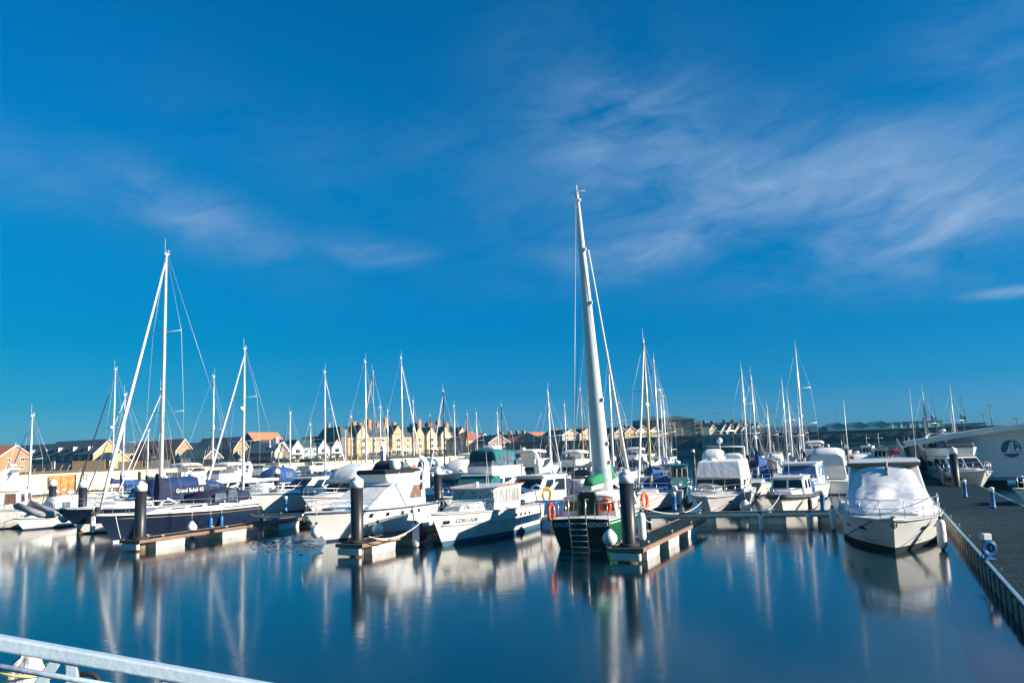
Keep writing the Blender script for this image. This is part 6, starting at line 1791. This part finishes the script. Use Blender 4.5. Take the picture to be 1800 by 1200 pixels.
MB().plate([(-.06, -.82, z + 1.72), (-.06, .82, z + 1.72), (-.06, .82, z + 2.72), (-.06, -.82, z + 2.72)], .03).build('tent_front', cdteal, bt.root)
MB().frustum(.1, 2.3, 1.36, 1.2, z + .05, .0, .75, 1.36, 1.25, z + 1.3).build('screen_cover', cteal, bt.root, .05)
MB().canopy([(-2.2, .5, z + 3.0, .02), (-2.1, .55, z + 3.0, .28), (-1.0, .55, z + 3.0, .28), (-.9, .5, z + 3.0, .02)], .6).build('stowed_dinghy_cover', cwhite, bt.root)
M('white cruiser with long side windows right of the big teal tent', 890, 72.2, 10.5, AU, 'aftcabin', canvas=cwhite, win=glasspale)
M('white hardtop cruiser with dark screen and navy hull sides, behind the old cabin cruiser', 936, 50.2, 8.6, NU + R(-12), 'hardtop', canvas=cnavy, top=bluehull)
M('white flybridge cruiser with a swept radar arch above the hardtop cruiser', 945, 84, 11, AU, 'fly', canvas=cwhite, arch=True)
M('white cruiser with navy bubble tent behind the third pile cap', 1104, 85.4, 9.5, NU, 'express', canvas=cnavy)
M('teal hulled pilot boat with white wheelhouse', 1180, 64.9, 7.5, NU + R(30), 'wheelhouse', top=tealh, cabm=tealh, canvas=cnavy, lift=-.3)
M('white cruiser with a bright blue band under its roof, right of the small cabin boat', 1404, 56.0, 9.5, NU, 'hardtop', canvas=cblue, win=cblue, roofm=gel)
M('white cruiser wrapped in a tall white tent, stern to the camera', 1456, 64, 9.0, AU, 'covered', canvas=cwhite)
M('white sports cruiser with arch just behind the pile by the covered cruiser', 1506, 80, 10, AU, 'express', canvas=cwhite)
M('small white fishing boat seen above the roof of the covered cruiser', 1546, 96, 7.5, NU, 'wheelhouse')
M('white hardtop cruiser left of the main pontoon head, under the hall canopy', 1600, 118, 10, NU, 'hardtop', canvas=cwhite)
M('distant white cruiser with red tent right of the covered cruiser roof', 1580, 106, 8.5, NU, 'express', canvas=cred)
M('small white boat with orange side stripe at the foot of the apartment block', 690, 119.2, 7.5, AU, 'hardtop', canvas=cwhite, band=stripe_r)
M('distant blue tented launch below the last gable of the apartment block', 745, 122, 7.5, NU, 'covered', canvas=cblue)
M('distant white flybridge boat before the hipped red roof', 812, 110.9, 9, NU, 'fly', canvas=cwhite)
M('distant white wheelhouse boat below the grey gabled house', 858, 122.8, 8, AU, 'wheelhouse')
M('distant white cruiser with navy tent in front of the quay left of the apartment block', 590, 108, 8.5, NU, 'express', canvas=cnavy)
M('distant white flybridge boat moored before the ochre gable end', 560, 112, 9, AU, 'fly', canvas=cnavy)
M('white cabin boat with pale windows behind the yellow covered yacht', 660, 101, 8.5, AU, 'aftcabin', canvas=cblue, win=glasspale)
M('white motor boat with grey tent left of the huge mast, far row', 1008, 124, 8.5, NU, 'express', canvas=cgrey)
M('white flybridge boat far off right of the huge mast', 1110, 104, 9, NU, 'fly', canvas=cwhite)
M('small blue hulled launch far off before the lock bridge', 1140, 124, 7, NU, 'wheelhouse', top=bluehull)
M('white cruiser with black tent behind the cloth topped motor yacht', 1332, 72, 8.5, NU, 'express', canvas=cblack)
M('distant white cruiser beneath the white pavilion', 1362, 116, 8.5, AU, 'hardtop', canvas=cwhite)
M('small open white boat with low screen between the dinghy and the navy sports cruiser', 92, 54.8, 5.0, NU, 'express', canvas=cwhite, lift=-.15)
M('white motor boat with blue striped hull behind the cream ketch like yacht', 400, 87.3, 9, NU, 'aftcabin', canvas=cnavy, band=bluehull)
M('white flybridge boat with navy bimini before the quay, left of the pink flag', 440, 100.5, 9.5, AU, 'fly', canvas=cnavy)

M('white cruiser with brown windows right of the black topped flybridge arch', 742, 82, 9.0, AU, 'aftcabin', canvas=cwhite, win=glassbrown)
M('white hardtop boat behind the red striped cruiser', 772, 89.7, 9.0, NU, 'hardtop', canvas=cwhite)
M('white covered launch left of the big teal tent', 800, 77.1, 8.5, NU, 'covered', canvas=cwhite)
M('white cruiser with arch in the row beyond the big teal tent', 872, 89.7, 9.0, NU, 'express', canvas=cwhite, arch=True)
M('white wheelhouse boat in the row beyond the long windowed cruiser', 915, 98, 8.0, NU, 'wheelhouse')
M('white sedan cruiser two rows behind the hardtop cruiser', 975, 94, 9.0, AU, 'hardtop', canvas=cwhite)
M('white flybridge boat left of the huge mast with pale screens', 1000, 80.4, 9.0, NU, 'fly', canvas=cwhite)
M('white cruiser right of the silver masted sloop in the third row', 1165, 103.0, 9.0, NU, 'hardtop', canvas=cwhite)
M('white launch in the row below the little pointed gables', 1250, 96, 8.5, NU, 'covered', canvas=cwhite)
M('white cruiser with pale windows in the row below the lock hut', 1290, 104, 9.0, AU, 'aftcabin', canvas=cwhite, win=glasspale)
M('white flybridge boat behind the tall masted sloop on the right', 1430, 98, 9.5, NU, 'fly', canvas=cwhite)
M('white sedan boat in the far row right of the tall white tent', 1480, 110, 8.5, NU, 'hardtop', canvas=cwhite)
M('white fishing boat in the far row above the covered cruiser roof', 1525, 124, 8.0, NU, 'wheelhouse')
M('white cruiser between the blue tented launch and the wheelhouse fishing boat', 494, 100.3, 8.5, NU, 'express', canvas=cwhite)
M('white hardtop boat behind the wheelhouse fishing boat', 530, 114.2, 9.0, AU, 'hardtop', canvas=cwhite)
M('white flybridge boat left of the steep furled foresail of the ketch', 350, 88.4, 9.5, AU, 'fly', canvas=cwhite)
M('white cruiser behind the royal blue sail cover, beside the quay', 310, 92, 9.0, NU, 'hardtop', canvas=cwhite)

# ------------------------------------------------------------------ fenders, lines, buoys
def fender(label, px, py, depth, kind='sausage', m_=plastw, s=1.0, rz=0, hang=.45):
    p = at_depth(px, py, depth)
    r = thing('fender', label, 'fender', p, rz, 'fenders hung over the boat sides')
    if kind == 'sausage':
        MB().lathe([(.03, -.42), (.1, -.38), (.125, -.3), (.125, .3), (.1, .38), (.04, .42)], n=12).build('body', m_, r)
        MB().lathe([(.05, -.48), (.05, -.40)], n=8).lathe([(.05, .40), (.05, .5)], n=8).build('eye', cnavy, r)
    else:
        MB().lathe([(.02, -.30), (.14, -.27), (.26, -.12), (.29, 0), (.26, .13), (.15, .27), (.07, .34), (.06, .42)], n=14).build('body', m_, r)
        MB().lathe([(.07, .36), (.07, .46), (.02, .48)], n=8).build('eye', cnavy, r)
    MB().tube([(0, 0, .45), (.02, 0, .45 + hang)], .012, 4).build('lanyard', rope, r)
    r.scale = (s, s, s)
    return r
fender('long white fender with a rope between the covered cruiser and the main pontoon', 1655, 938, 29.5, s=1.25)
fender('round white fender under the green quarter of the motor sailer', 1072, 946, 31.2, 'ball', s=1.0)
fender('round white fender between the white flybridge cruiser and the finger beside it', 664, 931, 40.5, 'ball', s=1.0)
fender('white fender hanging under the bow of the old cabin cruiser', 731, 940, 36.0, s=1.25, hang=1.0)
fender('round dark red fender in the shade left of the old cabin cruiser bow', 740, 938, 37.5, 'ball', m_=mat('dark red fender', (.25, .02, .05), .6), s=1.1, hang=.6)
fender('round pale fender under the stem of the white flybridge cruiser', 556, 935, 37.6, 'ball', s=.95, hang=.5)
fender('slim white fender on the shaded bow of the navy sports cruiser', 163, 921, 48.2, s=1.15)
fender('round pale fender left of the navy sports cruiser bow', 113, 908, 50, 'ball', s=1.2)
fender('round white and red fender on the dark blue yacht side', 337, 927, 43.5, 'ball', s=.95)
fender('blue fender on the after part of the dark blue yacht', 370, 922, 46.0, m_=plastb, s=1.0)
fender('second blue fender near the stern of the dark blue yacht', 389, 918, 47.5, m_=plastb, s=.95)
fender('round white fender at the right bow of the cloth topped motor yacht', 1310, 890, 46.5, 'ball', s=1.1)
fender('black round fender at the left bow of the cloth topped motor yacht', 1209, 884, 47, 'ball', m_=rubber, s=1.0)
fender('long white fender at the right end of the cross walkway beside the covered cruiser', 1464, 911, 36.5, s=1.15)
fender('white fender leaning on the finger right of the third pile', 1128, 925, 31.5, s=1.3, hang=.3)
fender('black fender at the right side of the small cabin boat', 1424, 889, 46, m_=rubber, s=1.0)
fender('white fender hanging from the cross walkway under the small cabin boat', 1338, 918, 38.3, s=.9, hang=.3)
fender('second white fender on the cross walkway, left of the covered cruiser', 1422, 915, 37.8, s=.9, hang=.3)

def line(label, a, b, sag=.25, r=.018, n=14, m_=rope):
    pts = []
    for i in range(n + 1):
        t = i / n
        p = a.lerp(b, t); p.z -= sag * 4 * t * (1 - t)
        pts.append(p)
    tag(MB().tube(pts, r, 5).build('mooring_line', m_), label, 'mooring line', 'mooring lines')
D = at_depth
line('upper mooring rope from the old cabin cruiser bow to the second finger', D(752, 906, 35.2), D(655, 945, 33.2), .35, .024)
line('lower mooring rope sagging from the old cabin cruiser bow to the second finger', D(738, 918, 36.5), D(648, 942, 33.6), .4, .022)
line('mooring rope from the dark blue yacht stern to the first finger', D(430, 899, 51), D(476, 909, 47.5), .12, .022)
line('long mooring rope from the green motor sailer quarter across the third finger', D(1125, 889, 36), D(1193, 902, 38), .12, .022)
line('short mooring rope from the green motor sailer to a finger cleat', D(1128, 905, 35), D(1147, 917, 35.5), .1, .022)
line('mooring rope from the cloth topped motor yacht to the walkway on the left', D(1233, 882, 44.8), D(1203, 900, 41), .1, .022)
line('mooring rope between the cloth topped motor yacht and the small cabin boat', D(1313, 857, 49), D(1347, 877, 46.5), .08, .02)
line('bow rope of the small cabin boat running to the walkway', D(1372, 868, 45.5), D(1352, 896, 40.5), .08, .02)
line('rope from the dark blue yacht bow down to the water', D(203, 905, 41), D(212, 945, 40.2), .05, .022)
line('rope from the covered cruiser rail down to the main pontoon', D(1647, 885, 31), D(1660, 938, 28.6), .03, .02)
buoy('red lifebuoy ring on the rail of the trawler right of the lettered sail cover', D(412, 872, 60), ANG_U, 0, .42, mat('red buoy plastic', (.6, .05, .04), .5), False)
buoy('yellow horseshoe buoy on the stern rail of the hardtop cruiser', D(961, 868, 47), ANG_U + R(40), 0, .34, yellowp)

# pink flag on its own staff (fishing boat)
p = D(490, 800, 78)
r = thing('flag', 'pink and white flag flying from a staff before the teal roofed terrace', 'flag', p, R(180))
MB().tube([(0, 0, -1.4), (0, 0, 1.9)], .035, 6).build('staff', alu, r)
vs, fs = [], []
for i in range(9):
    t = i / 8
    vs += [(.05 + .85 * t, .10 * math.sin(6 * t), 1.85 - .35 * t), (.05 + .85 * t, .10 * math.sin(6 * t + .4), 1.2 - .42 * t)]
    if i:
        k = 2 * i; fs.append((k - 2, k, k + 1, k - 1))
MB().add(vs, fs, 0, True).build('cloth', mat('pink flag', (.7, .35, .5), .8, var=.4, scale=1.5, col2=(.85, .75, .8)), r)

# ------------------------------------------------------------------ foreground gangway rail at lower left
railm = mat('white paint in blue shade', (.33, .42, .50), .42, var=.06, scale=5, bump=.12, bscale=30)  # white rail paint with its bluish shade put into the colour
A, B_ = at_depth(-90, 1113, 3.3), at_depth(640, 1242, 3.75)
d = (B_ - A); L = d.length
r = thing('gangway_railing', 'white painted gangway railing with diagonal struts crossing the lower left corner', 'railing', A)
r.rotation_euler = d.to_track_quat('X', 'Z').to_euler()
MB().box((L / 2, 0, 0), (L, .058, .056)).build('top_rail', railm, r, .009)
sx = []
for k in range(6):
    x0 = L * (.262 + (k - 1) * .264)
    for s_ in (-1, 1):
        o = MB().hexa([(x0 + s_ * .12 - .022, -.018, -.30), (x0 + s_ * .12 + .022, -.018, -.30), (x0 + s_ * .12 + .022, .018, -.30), (x0 + s_ * .12 - .022, .018, -.30),
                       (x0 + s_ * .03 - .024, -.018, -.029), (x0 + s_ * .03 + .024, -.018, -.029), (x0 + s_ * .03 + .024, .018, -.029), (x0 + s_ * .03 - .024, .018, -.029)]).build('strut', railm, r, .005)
bpy.context.view_layer.update()
ri = Matrix.LocRotScale(r.location, r.rotation_euler.to_quaternion(), None).inverted()
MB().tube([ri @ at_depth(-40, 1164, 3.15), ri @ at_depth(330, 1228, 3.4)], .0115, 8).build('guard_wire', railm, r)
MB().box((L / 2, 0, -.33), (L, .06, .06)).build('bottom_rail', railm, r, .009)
# pale canvas bundle and black hose loop hung inside the railing
p = at_depth(36, 1180, 3.75)
r = thing('canvas_bundle', 'pale roped canvas bundle behind the gangway railing', 'canvas bundle', p, R(15))
rings = []
for k in range(14):
    t = k / 13; zz = -.16 + .24 * t
    wd = .10 * (1 - .15 * t) * (.25 + .75 * math.sin(min(1, (1 - t) * 1.5 + .08) * math.pi / 2))
    rings.append([((wd * 1.0 + .012 * math.sin(5 * a + k)) * math.cos(a) + .035 * t, (wd * .7 + .01 * math.sin(4 * a)) * math.sin(a), zz) for a in [2 * math.pi * q / 20 for q in range(20)]])
MB().loft(rings).build('canvas', mat('old pale canvas', (.60, .58, .53), .9, var=.12, scale=14, bump=.6, bscale=18), r)
mb = MB()
for zz in (-.07, .0):
    mb.tube([(.104 * math.cos(a) + .01, .078 * math.sin(a), zz + .012 * math.sin(2 * a)) for a in [2 * math.pi * q / 18 for q in range(18)]], .006, 5, closed=True)
mb.tube([(.08, 0, .06), (.16, .03, .03)], .004, 4).build('cord', mat('yellow cord', (.6, .5, .2), .8), r)
p = at_depth(152, 1204, 3.9)
tag(MB().tube([(p.x + .06 * math.cos(a), p.y, p.z + .055 * math.sin(a)) for a in [2 * math.pi * q / 20 for q in range(20)]], .012, 8, closed=True).build('hose_loop', rubber), 'black hose loop hanging behind the gangway railing', 'hose')

# overlap report while building
def _rect(f):
    _, l, a, L, B = f
    c, s = math.cos(a), math.sin(a)
    return [(l.x + c * x - s * y, l.y + s * x + c * y) for x, y in ((L * .5, 0), (L * .2, B / 2), (-L / 2, B / 2), (-L / 2, -B / 2), (L * .2, -B / 2))]
def _sat(p, q):
    for P in (p, q):
        for i in range(len(P)):
            x0, y0 = P[i]; x1, y1 = P[(i + 1) % len(P)]
            nx, ny = y1 - y0, x0 - x1
            a = [x * nx + y * ny for x, y in p]; b = [x * nx + y * ny for x, y in q]
            if max(a) <= min(b) or max(b) <= min(a):
                return False
    return True

# ------------------------------------------------------------------ thin winter haze over the basin
hz = bpy.data.materials.new('winter haze'); hz.use_nodes = True
t = hz.node_tree; t.nodes.clear()
pv = t.nodes.new('ShaderNodeVolumePrincipled'); pv.inputs['Color'].default_value = (0.05, 0.50, 0.90, 1); pv.inputs['Density'].default_value = 0.00020; pv.inputs['Anisotropy'].default_value = 0.0
mo = t.nodes.new('ShaderNodeOutputMaterial'); t.links.new(pv.outputs[0], mo.inputs['Volume'])
tag(MB().hexa([(-900, -60, -4.5), (900, -60, -4.5), (900, 1200, -4.5), (-900, 1200, -4.5), (-900, -60, 42), (900, -60, 42), (900, 1200, 42), (-900, 1200, 42)]).build('haze', hz), kind='stuff')
